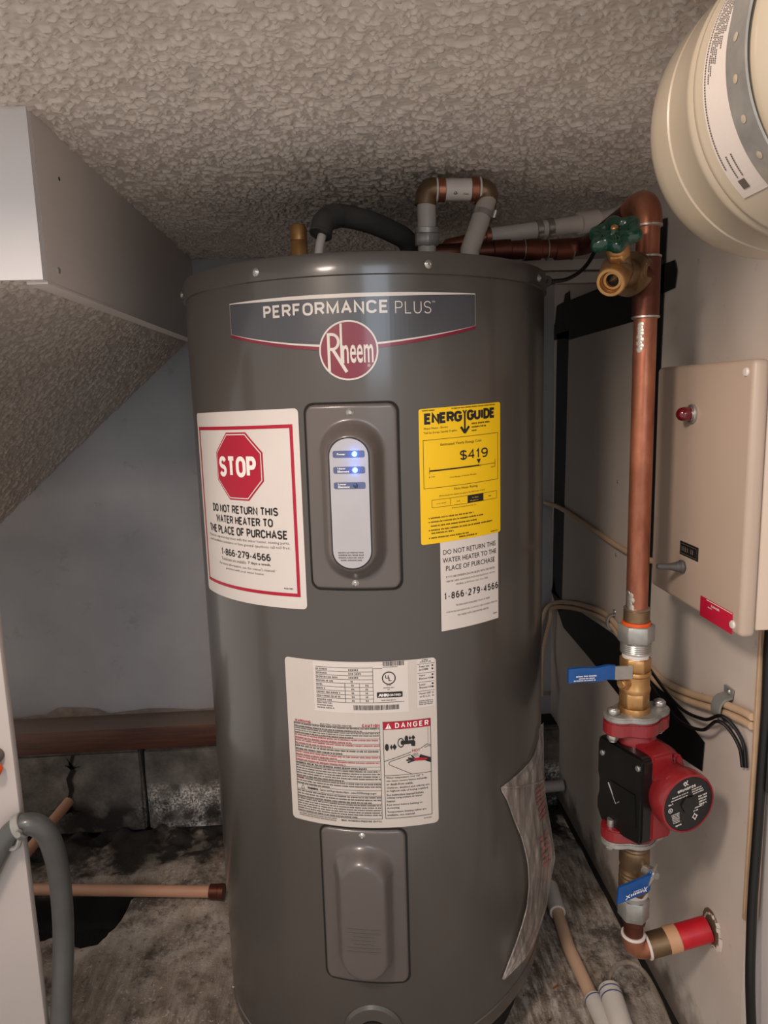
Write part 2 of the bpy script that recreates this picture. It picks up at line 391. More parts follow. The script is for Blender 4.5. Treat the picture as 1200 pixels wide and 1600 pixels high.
# flat print (lettering, rules, shapes) laid on a surface given by a mapping (u, v, lift) -> point
_tc = {}
def text_mesh(t, bold=0.0, res=2):
    k = (t, bold, res)
    if k not in _tc:
        c = bpy.data.curves.new('t', 'FONT'); c.body = t; c.resolution_u = res; c.offset = bold
        o = bpy.data.objects.new('t', c); me = bpy.data.meshes.new_from_object(o)
        V = np.array([v.co[:2] for v in me.vertices]); F = [tuple(p.vertices) for p in me.polygons]
        bpy.data.objects.remove(o); bpy.data.curves.remove(c); bpy.data.meshes.remove(me); _tc[k] = (V, F)
    return _tc[k]
class Print:
    def __init__(s, fmap, lift): s.m = MB(); s.map = fmap; s.lift = lift
    def raw(s, uv, fs): s.m.add([s.map(u, v, s.lift) for u, v in uv], fs); return s
    def text(s, t, u0, v0, u1, v1, bold=0.0, res=2):
        V, F = text_mesh(t, bold, res); lo, hi = V.min(0), V.max(0)
        U = (V-lo)/(hi-lo)*np.array([u1-u0, v1-v0])+np.array([u0, v0]); return s.raw(U.tolist(), F)
    def rect(s, u0, v0, u1, v1):
        n = max(1, int(abs(u1-u0)/.006)); uv = []; fs = []
        for i in range(n+1):
            u = u0+(u1-u0)*i/n; uv += [(u, v0), (u, v1)]
            if i: fs.append((2*i-2, 2*i, 2*i+1, 2*i-1))
        return s.raw(uv, fs)
    def frame(s, u0, v0, u1, v1, t):
        s.rect(u0, v0, u1, v0+t); s.rect(u0, v1-t, u1, v1); s.rect(u0, v0, u0+t, v1); s.rect(u1-t, v0, u1, v1); return s
    def line(s, a, b, t):
        a, b = Vector(a), Vector(b); d = (b-a); nn = Vector((-d.y, d.x)).normalized()*t/2; k = max(1, int(d.length/.006)); uv = []; fs = []
        for i in range(k+1):
            p = a+d*i/k; uv += [tuple(p+nn), tuple(p-nn)]
            if i: fs.append((2*i-2, 2*i, 2*i+1, 2*i-1))
        return s.raw(uv, fs)
    def poly_line(s, pts, t):
        for a, b in zip(pts[:-1], pts[1:]): s.line(a, b, t)
        return s
    def convex(s, pts):                                 # convex outline, cut into strips along u
        us = [p[0] for p in pts]; a, b = min(us), max(us); n = max(2, int((b-a)/.004)); uv = []; fs = []
        xs = sorted(set([a+(b-a)*i/n for i in range(n+1)]+us)); m = len(pts)
        for x in xs:
            ys = []
            for i in range(m):
                (x0, y0), (x1, y1) = pts[i], pts[(i+1) % m]
                if min(x0, x1)-1e-9 <= x <= max(x0, x1)+1e-9:
                    if abs(x1-x0) < 1e-9: ys += [y0, y1]
                    else: ys.append(y0+(y1-y0)*(x-x0)/(x1-x0))
            uv += [(x, min(ys)), (x, max(ys))]
        for i in range(1, len(xs)): fs.append((2*i-2, 2*i, 2*i+1, 2*i-1))
        return s.raw(uv, fs)
    def disc(s, u, v, r, ry=None, n=36):
        ry = ry or r; return s.convex([(u+r*math.cos(2*math.pi*k/n), v+ry*math.sin(2*math.pi*k/n)) for k in range(n)])
    def annulus(s, u, v, r0, r1, n=40, asp=1.0):
        uv = []; fs = []
        for k in range(n):
            c, d = math.cos(2*math.pi*k/n), math.sin(2*math.pi*k/n); uv += [(u+r0*c, v+r0*d*asp), (u+r1*c, v+r1*d*asp)]
            j = (k+1) % n; fs.append((2*k, 2*k+1, 2*j+1, 2*j))
        return s.raw(uv, fs)
    def small(s, u0, v0, u1, v1, fill=.62):             # print too small to read: letter-sized dabs in word groups
        h = v1-v0; u = u0
        while u < u1-h*.4:
            for _ in range(random.randint(2, 8)):
                if u > u1-h*.4: break
                ww = h*random.uniform(.34, .6); s.raw([(u, v0+h*random.uniform(0, .18)), (u+ww, v0), (u+ww, v1-h*random.uniform(0, .25)), (u, v1)], [(0, 1, 2, 3)])
                u += ww/fill
            u += h*.45
        return s
    def stroke(s, pts, t):                              # mitred line of even weight
        P = [Vector(p) for p in pts]; P = [p for i, p in enumerate(P) if i == 0 or (p-P[i-1]).length > t*.06]; n = len(P); uv = []; fs = []; closed = (P[0]-P[-1]).length < 1e-7
        if closed: P = P[:-1]; n -= 1
        for i in range(n):
            a = P[(i-1) % n] if (closed or i) else None; b = P[(i+1) % n] if (closed or i < n-1) else None
            d1 = (P[i]-a).normalized() if a is not None else None; d2 = (b-P[i]).normalized() if b is not None else None
            if d1 is None: d1 = d2
            if d2 is None: d2 = d1
            m = d1+d2; m = m.normalized() if m.length > 1e-6 else Vector((-d1.y, d1.x))
            nn = Vector((-m.y, m.x)); c = max(.5, nn.dot(Vector((-d1.y, d1.x)))); off = nn*(t/2/c)
            uv += [tuple(P[i]+off), tuple(P[i]-off)]
        for i in range(n if closed else n-1):
            j = (i+1) % n; fs.append((2*i, 2*j, 2*j+1, 2*i+1))
        return s.raw(uv, fs)
    def caps(s, t, u0, v0, u1, v1, wt=.16, gap=.13):     # plain grotesque capitals fitted to a box
        h = v1-v0; st = wt*h; g = gap*h; n = sum(1 for c in t if c != ' ')
        tot = sum(GW.get(c, .62) for c in t); L = len(t)
        sx = ((u1-u0)-n*st-(L-1)*g)/tot; u = u0
        for c in t:
            wc = sx*GW.get(c, .62)
            if c != ' ':
                for pl in GLYPH[c]: s.stroke([(u+st/2+x*wc, v0+st/2+y*(h-st)) for x, y in pl], st)
                u += wc+st+g
            else: u += wc+g
        return s
    def done(s, name, m, parent, **kw):
        if name.endswith(('print', 'lettering')): kw.setdefault('kind', 'stuff')
        if s.m.v: return obj(name, s.m, m, parent, smooth=None, flip=False, **kw)
def _arc(cx, cy, rx, ry, a0, a1, n=9): return [(cx+rx*math.cos(R_(a0+(a1-a0)*i/n)), cy+ry*math.sin(R_(a0+(a1-a0)*i/n))) for i in range(n+1)]
_C = _arc(.5, .70, .5, .30, 15, 180)+_arc(.5, .30, .5, .30, 180, 345)
_O = _arc(.5, .68, .5, .32, 0, 180)+_arc(.5, .32, .5, .32, 180, 360)+[(1, .68)]
_S = _arc(.5, .75, .5, .25, 20, 270)+_arc(.5, .25, .5, .25, 90, -160)
_P = [(0, 0), (0, 1), (.6, 1)]+_arc(.6, .735, .4, .265, 90, -90)+[(0, .47)]
GLYPH = {'A': [[(0, 0), (.5, 1), (1, 0)], [(.2, .33), (.8, .33)]], 'B': [[(0, 0), (0, 1), (.6, 1)]+_arc(.58, .76, .36, .24, 90, -90)+[(0, .52)], [(0, .52), (.6, .52)]+_arc(.6, .26, .4, .26, 90, -90)+[(0, 0)]],
 'C': [_C], 'D': [[(0, 0), (0, 1), (.4, 1)]+_arc(.4, .66, .6, .34, 90, 0)+_arc(.4, .34, .6, .34, 0, -90)+[(0, 0)]], 'E': [[(1, 1), (0, 1), (0, 0), (1, 0)], [(0, .52), (.85, .52)]], 'F': [[(1, 1), (0, 1), (0, 0)], [(0, .50), (.85, .50)]],
 'G': [_C[:10]+_arc(.5, .30, .5, .30, 180, 350)+[(1, .47), (.55, .47)]], 'H': [[(0, 0), (0, 1)], [(1, 0), (1, 1)], [(0, .52), (1, .52)]], 'I': [[(.5, 0), (.5, 1)]], 'L': [[(0, 1), (0, 0), (1, 0)]], 'M': [[(0, 0), (0, 1), (.5, .12), (1, 1), (1, 0)]],
 'N': [[(0, 0), (0, 1), (1, 0), (1, 1)]], 'O': [_O], 'P': [_P], 'R': [_P, [(.5, .47), (1, 0)]], 'S': [_S], 'T': [[(0, 1), (1, 1)], [(.5, 1), (.5, 0)]], 'U': [[(0, 1), (0, .3)]+_arc(.5, .30, .5, .30, 180, 360)+[(1, 1)]], 'V': [[(0, 1), (.5, 0), (1, 1)]],
 'W': [[(0, 1), (.25, 0), (.5, .95), (.75, 0), (1, 1)]], 'Y': [[(0, 1), (.5, .45), (1, 1)], [(.5, .45), (.5, 0)]], '-': [[(.1, .40), (.9, .40)]], '.': [[(.3, .0), (.7, .0)]],
 '0': [_O], '1': [[(.1, .75), (.6, 1), (.6, 0)]], '2': [_arc(.5, .72, .5, .28, 165, -20)+[(0, 0), (1, 0)]], '4': [[(.75, 0), (.75, 1), (0, .30), (1, .30)]], '5': [[(.9, 1), (.15, 1), (.05, .55)]+_arc(.5, .32, .5, .32, 130, -160)],
 '6': [[(.85, .98)]+_arc(.5, .5, .5, .5, 100, 180)+_arc(.5, .30, .5, .30, 180, 540, 16)], '7': [[(0, 1), (1, 1), (.35, 0)]], '8': [_arc(.5, .75, .42, .25, 0, 360, 16), _arc(.5, .26, .5, .26, 0, 360, 16)], '9': [[(.15, .02)]+_arc(.5, .5, .5, .5, -80, 0)+_arc(.5, .70, .5, .30, 0, 360, 16)],
 '$': [_S, [(.5, -.10), (.5, 1.10)]]}
GW = {'I': .12, ' ': .34, 'M': .80, 'W': .98, 'E': .54, 'F': .52, 'L': .50, '1': .36, '-': .30, '.': .10, 'T': .60, 'S': .60, 'P': .58, 'A': .68, 'V': .68, 'O': .68, 'G': .68, 'C': .66}

# ================================================================== STRUCTURE
XW, YB, ZF, ZC = .51, 1.73, .06, 1.428
def fftnoise(n, m, sig, seed):
    r = np.random.default_rng(seed); a = r.standard_normal((n, m)); fx = np.fft.fftfreq(n)[:, None]; fy = np.fft.fftfreq(m)[None]
    k = np.exp(-2*(math.pi**2)*(sig**2)*(fx**2+fy**2)); b = np.fft.ifft2(np.fft.fft2(a)*k).real; return b/b.std()
def sstep(x, a, b): t = np.clip((x-a)/(b-a), 0, 1); return t*t*(3-2*t)
def fft2(n, m, sx, sy, seed):
    r = np.random.default_rng(seed); a = r.standard_normal((n, m)); fx = np.fft.fftfreq(n)[:, None]; fy = np.fft.fftfreq(m)[None]
    b = np.fft.ifft2(np.fft.fft2(a)*np.exp(-2*math.pi**2*((sx*fx)**2+(sy*fy)**2))).real; return b/b.std()
def popcorn_h(n, m, step, seed):
    a = fft2(n, m, .0021/step, .0012/step, seed); b = fft2(n, m, .0048/step, .0034/step, seed+1)
    return sstep(a+.5*b, .15, 1.35)*.0034+a*.0003
def grid_faces(n, m): return [(i*m+j, i*m+j+1, (i+1)*m+j+1, (i+1)*m+j) for i in range(n-1) for j in range(m-1)]
def grid_obj(name, V, n, m, mt, kind='structure'):
    me = bpy.data.meshes.new(name); V = V.reshape(-1, 3)
    me.vertices.add(n*m); me.vertices.foreach_set('co', V.astype(np.float32).ravel())
    i, j = np.meshgrid(np.arange(n-1), np.arange(m-1), indexing='ij'); b = (i*m+j).ravel()
    q = np.stack([b, b+1, b+m+1, b+m], 1).astype(np.int32)
    me.loops.add(q.size); me.loops.foreach_set('vertex_index', q.ravel())
    me.polygons.add(len(q)); me.polygons.foreach_set('loop_start', np.arange(0, q.size, 4, dtype=np.int32))
    me.update(calc_edges=True); me.shade_smooth(); me.materials.append(M[mt])
    o = bpy.data.objects.new(name, me); COL.objects.link(o); o['kind'] = kind; return o
# textured ceiling
st = .0016; xs = np.arange(-.62, .80, st); ys = np.arange(.40, YB+.02, st)
X, Y = np.meshgrid(xs, ys, indexing='ij'); H = popcorn_h(*X.shape, st, 11)
grid_obj('ceiling', np.stack([X, Y, ZC-H], -1), *X.shape, 'popcorn')
struct('ceiling_board', MB().box((.09, 1.075, ZC+.02), (1.42, 1.35, .03)), 'wall_white', smooth=None)
# textured underside of the stairs: level at the front header, falling to the left along the back wall
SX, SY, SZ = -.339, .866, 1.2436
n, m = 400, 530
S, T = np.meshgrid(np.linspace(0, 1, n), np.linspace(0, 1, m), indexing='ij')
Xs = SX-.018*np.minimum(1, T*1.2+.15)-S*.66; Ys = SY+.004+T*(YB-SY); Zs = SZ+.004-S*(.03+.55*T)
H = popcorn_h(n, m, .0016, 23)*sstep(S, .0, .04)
grid_obj('ceiling_slope', np.stack([Xs, Ys, Zs-H], -1), n, m, 'popcorn_shaded')
# soffit: front header (white), side face, smooth strip under it
struct('wall_soffit_front', MB().box((SX-.35, SY+.005, (SZ+ZC)/2), (.70, .012, ZC-SZ)), 'wall_white', smooth=None)
struct('wall_soffit_side', MB().box((SX-.006, (SY+YB)/2+.006, (SZ+ZC)/2), (.012, YB-SY-.012, ZC-SZ)), 'soffit', smooth=None)
struct('trim_1', MB().box((SX-.012, (SY+YB)/2+.006, SZ-.001), (.024, YB-SY-.012, .004)), 'soffit', smooth=None)
nails = thing('drywall_screw', (SX+.001, .93, 1.38), 'dark screw head high on the grey soffit side', 'screw', )
obj('head', MB().dome((SX, .945, 1.375), (1, 0, 0), .0025, .001), 'ink', nails)
nails = thing('drywall_screw', (SX+.001, .90, 1.26), 'small pale screw head low near the soffit corner', 'screw')
obj('head', MB().dome((SX, .915, 1.262), (1, 0, 0), .004, .0016), 'galv', nails)
# back wall, sill timber, foundation blocks
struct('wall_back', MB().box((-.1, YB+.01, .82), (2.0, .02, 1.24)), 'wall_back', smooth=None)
mb = MB().box((-.40, 1.69, .297), (1.40, .085, .058), bev=.004)
struct('trim_2', mb, 'sill')
mb = MB(); N = 60
top = [(-1.0+i*1.9/N, .326+.004*math.sin(i*.9)+.006*max(0, random.gauss(0, .6)) + (.012 if 7 < i % 23 < 12 else 0)) for i in range(N+1)]
for (x0, z0), (x1, z1) in zip(top[:-1], top[1:]): mb.add([(x0, YB-.001, .32), (x1, YB-.001, .32), (x1, YB-.003, z1+.008), (x0, YB-.003, z0+.008)], [(0, 1, 2, 3)])
obj('torn_edge', mb, 'torn', bpy.data.objects['wall_back'], smooth=None, label='torn brown paper edge of the wall above the sill')
fw = struct('wall_foundation', MB().box((-.1, 1.70, .16), (2.0, .06, .216)), 'dark_gap', smooth=None)
for k, x0 in enumerate((-1.331, -.928, -.525, -.122, .281)):
    bm = bmesh.new(); bmesh.ops.create_cube(bm, size=1)
    for v in bm.verts: v.co = Vector((v.co.x*.395, v.co.y*.06, v.co.z*.214))
    bmesh.ops.bevel(bm, geom=list(bm.edges), offset=.005, segments=2, affect='EDGES')
    bmesh.ops.subdivide_edges(bm, edges=list(bm.edges), cuts=2, use_grid_fill=True)
    for v in bm.verts: v.co += Vector([random.gauss(0, .0012) for _ in range(3)])
    obj('concrete_block', MB().bm(bm, (x0+.2, 1.682, .158)), 'block', fw)
mb = MB()                                               # jagged crack in the block
cp = [(-.690, .262), (-.700, .235), (-.694, .222), (-.706, .20), (-.703, .17), (-.712, .14), (-.708, .12), (-.725, .108)]
for (x0, z0), (x1, z1) in zip(cp[:-1], cp[1:]):
    t = .004+random.random()*.004; mb.add([(x0-t, 1.6505, z0), (x0+t, 1.6505, z0), (x1+t, 1.6505, z1), (x1-t, 1.6505, z1)], [(0, 1, 2, 3)])
for dx, dz in ((.02, .022), (-.02, .012), (.025, .008), (-.012, .03)): mb.add([(-.697, 1.6505, .224), (-.69, 1.6505, .23), (-.695+dx, 1.6505, .226+dz)], [(0, 1, 2)])
for dx, dz in ((-.05, .004), (.03, -.006), (.02, -.03), (-.03, -.008)): mb.add([(-.712, 1.6505, .123), (-.708, 1.6505, .112), (-.71+dx, 1.6505, .116+dz)], [(0, 1, 2)])
obj('crack', mb, 'dark_gap', fw, smooth=None)
# floor with a broken sump hollow on the left
st = .0075; xs = np.arange(-1.15, .62, st); ys = np.arange(.35, 1.72, st); X, Y = np.meshgrid(xs, ys, indexing='ij')
H = fftnoise(*X.shape, 2.0, 5)*.0016+fftnoise(*X.shape, 9, 6)*.004
edge = fftnoise(*X.shape, 4, 8)*.012
hole = sstep(np.minimum(np.minimum(X+edge+.80, -.475+edge-X-(1.40-Y)*.45), np.minimum(Y-1.285+edge, 1.462+edge*.3-Y)), 0, .03)
rough = sstep(Y+fftnoise(*X.shape, 6, 9)*.03, 1.48, 1.62)
Z = ZF+H-hole*.10-rough*.010+rough*fftnoise(*X.shape, 1.6, 10)*.007
Z = np.minimum(Z, ZF+.010)
grid_obj('floor', np.stack([X, Y, Z], -1), *X.shape, 'floor')
struct('floor_base', MB().box((-.27, 1.0, -.09), (1.9, 1.5, .04)), 'dark_gap', smooth=None)
# right wall board, dark gap at its foot, room beyond
wr = struct('wall_right', MB().box((XW+.006, (.823+YB)/2, (ZF+.008+ZC)/2), (.012, YB-.823, ZC-ZF-.008)), 'wall_right', smooth=None)
obj('board_edge', MB().box((XW+.004, .8205, (ZF+.34+ZC)/2), (.020, .005, ZC-ZF-.34), bev=.0008), 'raw_wood', wr, smooth=None, label='raw wooden edge of the wall board')
struct('gap_shade_right', MB().box((XW-.002, 1.22, ZF+.006), (.008, 1.0, .012)), 'dark_gap', smooth=None)  # near-black strip put in as the shade of the gap
struct('wall_right_front', MB().box((.5365, .68, .72), (.02, .64, 1.4)), 'wall_white', smooth=None)
# front wall leaf (left)
struct('wall_left', MB().box((-.436-.3, SY+.006, .60), (.60, .013, 1.18), bev=.002), 'leaf')

# ================================================================== WATER HEATER
HX, HY, HR = .040, 1.18, .28
# arc lengths below were taken off a slightly shifted cylinder; these tables carry them onto the jacket
CU = [-.24, -.20, -.16, -.12, -.08, -.04, .0, .04, .08, .12, .16, .20, .22, .24, .25, .268]
CN = [-.2171, -.1812, -.1438, -.1054, -.0664, -.0269, .0130, .0534, .0943, .1359, .1786, .2232, .2469, .2726, .2868, .3178]
CG = [.9833, .9878, .9911, .9938, .9962, .9983, 1.0003, 1.0025, 1.0048, 1.0076, 1.0112, 1.0164, 1.0203, 1.0259, 1.0299, 1.0422]
def cal(u, v):
    if u < CU[0]: n = CN[0]+(u-CU[0])*.86
    else: n = float(np.interp(u, CU, CN))
    return n, 1.1+(v-1.1)*float(np.interp(u, CU, CG))
def cylmap(k=0.0, ur=0.0, base=0.0, fit=True):
    def f(u, v, off):
        v = v+k*(u-ur)
        if fit: u, v = cal(u, v)
        t = u/HR; r = HR+base+off
        return (HX+r*math.sin(t), HY-r*math.cos(t), v)
    return f
heater = thing('water_heater', (HX, HY, ZF), 'tall grey electric water heater cylinder with labels in the closet', 'water heater')
def tilt(mb, z0=.18, z1=.42):
    out = []
    for x, y, z in mb.v:
        t = min(1, max(0, (z1-z)/(z1-z0))); t = t*t*(3-2*t)
        out.append((x, y, z+.05*((x-HX)/HR)*t))
    mb.v = out; return mb
prof = [(.262, .118), (.270, .112), (.2785, .114), (.280, .120), (.280, .138), (.2785, .1395), (.2785, .1425), (.280, .144)]
prof += [(.280, .144+(1.2515-.144)*i/44) for i in range(1, 45)]
obj('jacket', tilt(MB().lathe(prof, (HX, HY, 0), n=128)), 'heater', heater)
obj('plinth', MB().lathe([(.245, ZF-.01), (.245, .25)], (HX, HY, 0), n=48), 'dark_gap', heater)
lid = obj('top_lid', MB().lathe([(.2801, 1.2475), (.2835, 1.2485), (.2838, 1.270), (.282, 1.2745), (.278, 1.2755), (.275, 1.273), (.274, 1.262), (.10, 1.262), (.0005, 1.262)], (HX, HY, 0), n=128), 'heater', heater)
def on(u, v, off=0.0, fit=True): return Vector(cylmap(fit=fit)(u, v, off))
def nrm(u, fit=True):
    if fit: u = cal(u, 1)[0]
    return Vector((math.sin(u/HR), -math.cos(u/HR), 0))
def screw(u, v, off, r, parent, name='screw', m='steel', fit=True):
    c = on(u, v, off, fit); nn = nrm(u, fit); mb = MB().lathe([(r*1.25, 0), (r*1.25, .0006), (r, .0012), (r*.9, r*.45), (r*.55, r*.62), (r*.5, r*.35), (.0001, r*.35)], c, nn, 14)
    return obj(name, mb, m, parent)
for u in (-.376, -.1508, .0692, .2838): screw(u, 1.2592, .0036, .0042, heater, fit=False)
screw(-.366, .090, .001, .0035, heater, fit=False)
# embossed cover plates
def plate(uc, v0, v1, W, cap, cap_out, top, name, parent, base=.0038, hgt=.0225):
    (ca, cb, cw) = cap; nu, nv = 60, 120; rc = .013; vs = []
    for j in range(nv+1):
        v = v0+(v1-v0)*j/nv; dv = max(0, rc-(v-v0), rc-(v1-v)); hw = W/2-(rc-math.sqrt(max(0, rc*rc-dv*dv)))
        for i in range(nu+1):
            s = -1+2*i/nu; u = s*hw
            e = min(hw-abs(u), v-v0, v1-v); h = base*math.sqrt(min(1, max(0, e)/.0035))
            cy = min(max(v, ca+cw), cb-cw); d = math.hypot(u, v-cy)-cw
            wd = cap_out if v < cb-cw else cap_out+(top-cap_out)*min(1, (v-(cb-cw))/(cw*1.2))
            x = min(1, max(0, 1-d/wd)); h += hgt*x*x*(3-2*x)
            vs.append(on(uc+u, v, h))
    fs = [(j*(nu+1)+i, j*(nu+1)+i+1, (j+1)*(nu+1)+i+1, (j+1)*(nu+1)+i) for j in range(nv) for i in range(nu)]
    b = len(vs); rim = list(range(nu+1))+[j*(nu+1)+nu for j in range(1, nv+1)]+[nv*(nu+1)+i for i in range(nu-1, -1, -1)]+[j*(nu+1) for j in range(nv-1, 0, -1)]
    for q in rim:
        p = vs[q]; d = Vector((p.x-HX, p.y-HY, 0)).normalized(); vs.append(Vector((HX+d.x*(HR-.001), HY+d.y*(HR-.001), p.z)))
    L = len(rim)
    for k in range(L): fs.append((rim[k], b+k, b+(k+1) % L, rim[(k+1) % L]))
    o = obj(name, MB().add(vs, fs), 'heater_panel', parent, smooth=60)
    g = Print(cylmap(), .0006); hw = W/2+.0022
    pts = []
    for cx, cy, a0 in ((hw-rc, v1+.0022-rc, 0), (-hw+rc, v1+.0022-rc, 90), (-hw+rc, v0-.0022+rc, 180), (hw-rc, v0-.0022+rc, 270)):
        pts += [(uc+cx+rc*math.cos(R_(a0+t)), cy+rc*math.sin(R_(a0+t))) for t in range(0, 91, 15)]
    g.convex(pts); g.done('painted_shadow', 'dark_gap', o)  # near-black film round the plate, painted in place of a shadow
    return o
up = plate(-.0465, .8525, 1.0930, .119, (.886, 1.0520, .0225), .021, .022, 'upper_access_panel', heater)
lo = plate(-.0507, .2690, .5085, .121, (.295, .465, .0268), .015, .024, 'lower_access_panel', heater)
for u, v, p in ((-.0465, 1.0822, up), (-.047, .8607, up), (-.0507, .5004, lo), (-.0507, .2785, lo)): screw(u, v, .0034, .0038, p)
e = Print(cylmap(), .0268)
for i in range(7):
    hw = (.021, .021, .013, .016, .013, .021, .021)[i]; e.rect(-.0507-hw, .372-i*.0058, -.0507+hw, .374-i*.0058)
e.done('embossed_lettering', 'heater_panel', lo, kind='stuff')
# display window
def capsule(p, uc, a, b, w):
    pts = [(uc+w*math.cos(R_(t)), b-w+w*math.sin(R_(t))) for t in range(0, 181, 10)]+[(uc+w*math.cos(R_(t)), a+w+w*math.sin(R_(t))) for t in range(180, 361, 10)]
    return p.convex(pts)
capsule(Print(cylmap(), .0264), -.0474, .8850, 1.0530, .0238).done('gasket', 'ink', up)
disp = capsule(Print(cylmap(), .0269), -.0474, .8870, 1.0510, .0222).done('display_panel', 'display', up, label='silver display strip')
pl = Print(cylmap(), .0274); tx = Print(cylmap(), .0278)
for v, lines in ((1.0316, ('Power',)), (1.0118, ('Upper', 'Element')), (.9925, ('Lower', 'Element'))):
    a, b = -.0655, -.0293; h = .0042
    pl.convex([(b-.002+.002*math.cos(R_(t)), v+(h-.002 if t < 90 else h-.002)+.002*math.sin(R_(t))) for t in range(0, 91, 30)]+[(a+.002+.002*math.cos(R_(t)), v+h-.002+.002*math.sin(R_(t))) for t in range(90, 181, 30)]+[(a+.002+.002*math.cos(R_(t)), v-h+.002+.002*math.sin(R_(t))) for t in range(180, 271, 30)]+[(b-.002+.002*math.cos(R_(t)), v-h+.002+.002*math.sin(R_(t))) for t in range(270, 361, 30)])
    for i, s in enumerate(lines):
        y = v+(.0006 if len(lines) > 1 else -.0012)-i*.0034; tx.text(s, -.0605, y, -.0605+.0019*len(s), y+.0025, .03)
pl.done('indicator_plate', 'slate', up); tx.done('indicator_lettering', 'white_ink', up)
t = Print(cylmap(), .0274)
for i, hw in enumerate((.0155, .0150, .0150, .0125)): t.small(-.0482-hw, .9065-i*.0033, -.0482+hw, .9083-i*.0033)
t.done('caution_print', 'ink_grey', up)
for v, m in ((1.0316, 'led_blue'), (1.0118, 'led_blue'), (.9925, 'led_off')):
    obj('indicator_light', MB().dome(on(-.0405, v, .0273), nrm(-.0405), .0030, .0018), m, up, label='glowing blue indicator light' if m == 'led_blue' else 'unlit indicator light')
    if m == 'led_blue':
        pl_ = bpy.data.lights.new('indicator_glow', 'POINT'); pl_.energy = .0045; pl_.color = (.08, .28, 1); pl_.shadow_soft_size = .002
        po = bpy.data.objects.new('indicator_glow', pl_); COL.objects.link(po); po.location = on(-.0405, v, .034)
# drain opening at the foot
dr = MB(); c = on(-.0445, .186, -.004); nn = nrm(-.0445)
dr.lathe([(.020, .006), (.024, .010), (.040, .008), (.044, .004), (.044, 0)], c, nn, 48)
dro = obj('drain_surround', dr, 'heater', heater)
obj('drain_opening', MB().lathe([(.0205, .009), (.019, .006), (.0001, .005)], c, nn, 32), 'dark_gap', dro)
obj('drain_spout', MB().lathe([(.0155, .004), (.0155, .012), (.012, .013), (.0001, .013)], c, nn, 28), 'heater', dro)
# brand banner
bn = Print(cylmap(-.004, -.05), .0004)
bt = lambda u: 1.2266-.0*(u+.05)**2
bb = lambda u: 1.1625+.0245*(abs(u+.051)/.172)**1.7
us = [-.2228+i*(.1209+.2228)/60 for i in range(61)]
def band(p, f0, f1, us):
    uv = []; fs = []
    for i, u in enumerate(us):
        uv += [(u, f0(u)), (u, f1(u))]
        if i: fs.append((2*i-2, 2*i, 2*i+1, 2*i-1))
    return p.raw(uv, fs)
band(bn, bb, bt, us); ban = bn.done('brand_banner', 'banner', heater)
sv = Print(cylmap(-.004, -.05), .0008); rd = Print(cylmap(-.004, -.05), .0008)
taper = lambda u: max(.0006, .0042*(1-(abs(u+.051)/.176)**2.2))
band(sv, lambda u: bt(u)-taper(u)-.0006, bt, us)
band(sv, bb, lambda u: bb(u)+.0028*max(.05, 1-(abs(u+.051)/.176)**1.5), us)
sv.rect(-.2228, 1.187, -.2225, 1.2266); sv.rect(.1206, 1.187, .1209, 1.2266)
band(rd, lambda u: bb(u)-.0046+.001*(abs(u+.05)/.17), bb, us)
sv.caps('PERFORMANCE', -.1605, 1.2022, .0054, 1.2178, .19, .16)
sv.caps('PLUS', .0134, 1.2010, .0590, 1.2160, .075, .20)
sv.text('TM', .0600, 1.2140, .0640, 1.2162, 0, 1)
sv.done('banner_lettering', 'silver', ban); rd.done('banner_red_line', 'badge_red', ban)
bu, bv = -.0458, 1.1582
bg_ = Print(cylmap(-.004, -.05), .0012).disc(bu, bv, .0372, .0366, 60).done('badge_ring', 'silver', ban)
Print(cylmap(-.004, -.05), .0016).disc(bu, bv, .0350, .0344, 60).done('badge_disc', 'badge_red', ban)
bl = Print(cylmap(-.004, -.05), .0020)
bl.rect(-.0722, 1.1328, -.0687, 1.1797)                                    # tall R
bl.poly_line([(-.0700, 1.1780)]+[(-.0658+.0079*math.cos(R_(t)), 1.1690+.0090*math.sin(R_(t))) for t in range(90, -91, -12)]+[(-.0700, 1.1600)], .0035)
bl.line((-.0655, 1.1600), (-.0485, 1.1318), .0040)
bl.rect(-.0559, 1.1425, -.0530, 1.1908)                                    # h
bl.text('n', -.0535, 1.1425, -.0455, 1.1648, .012, 3)
bl.text('eem', -.0438, 1.1425, -.0150, 1.1650, .012, 3)
bl.annulus(-.0208, 1.1392, .0013, .0017, 14); bl.rect(-.0212, 1.1386, -.0205, 1.1398)
bl.done('badge_lettering', 'silver', ban)
# generic sticker sheet with rounded corners
def sticker(name, u0, v0, u1, v1, m, k, ur, lift=.0004, rc=.006, fit=True, **kw):
    pts = []
    for cx, cy, a0 in ((u1-rc, v1-rc, 0), (u0+rc, v1-rc, 90), (u0+rc, v0+rc, 180), (u1-rc, v0+rc, 270)):
        pts += [(cx+rc*math.cos(R_(a0+t)), cy+rc*math.sin(R_(a0+t))) for t in range(0, 91, 18)]
    return Print(cylmap(k, ur, fit=fit), lift).convex(pts).done(name, m, heater, **kw)
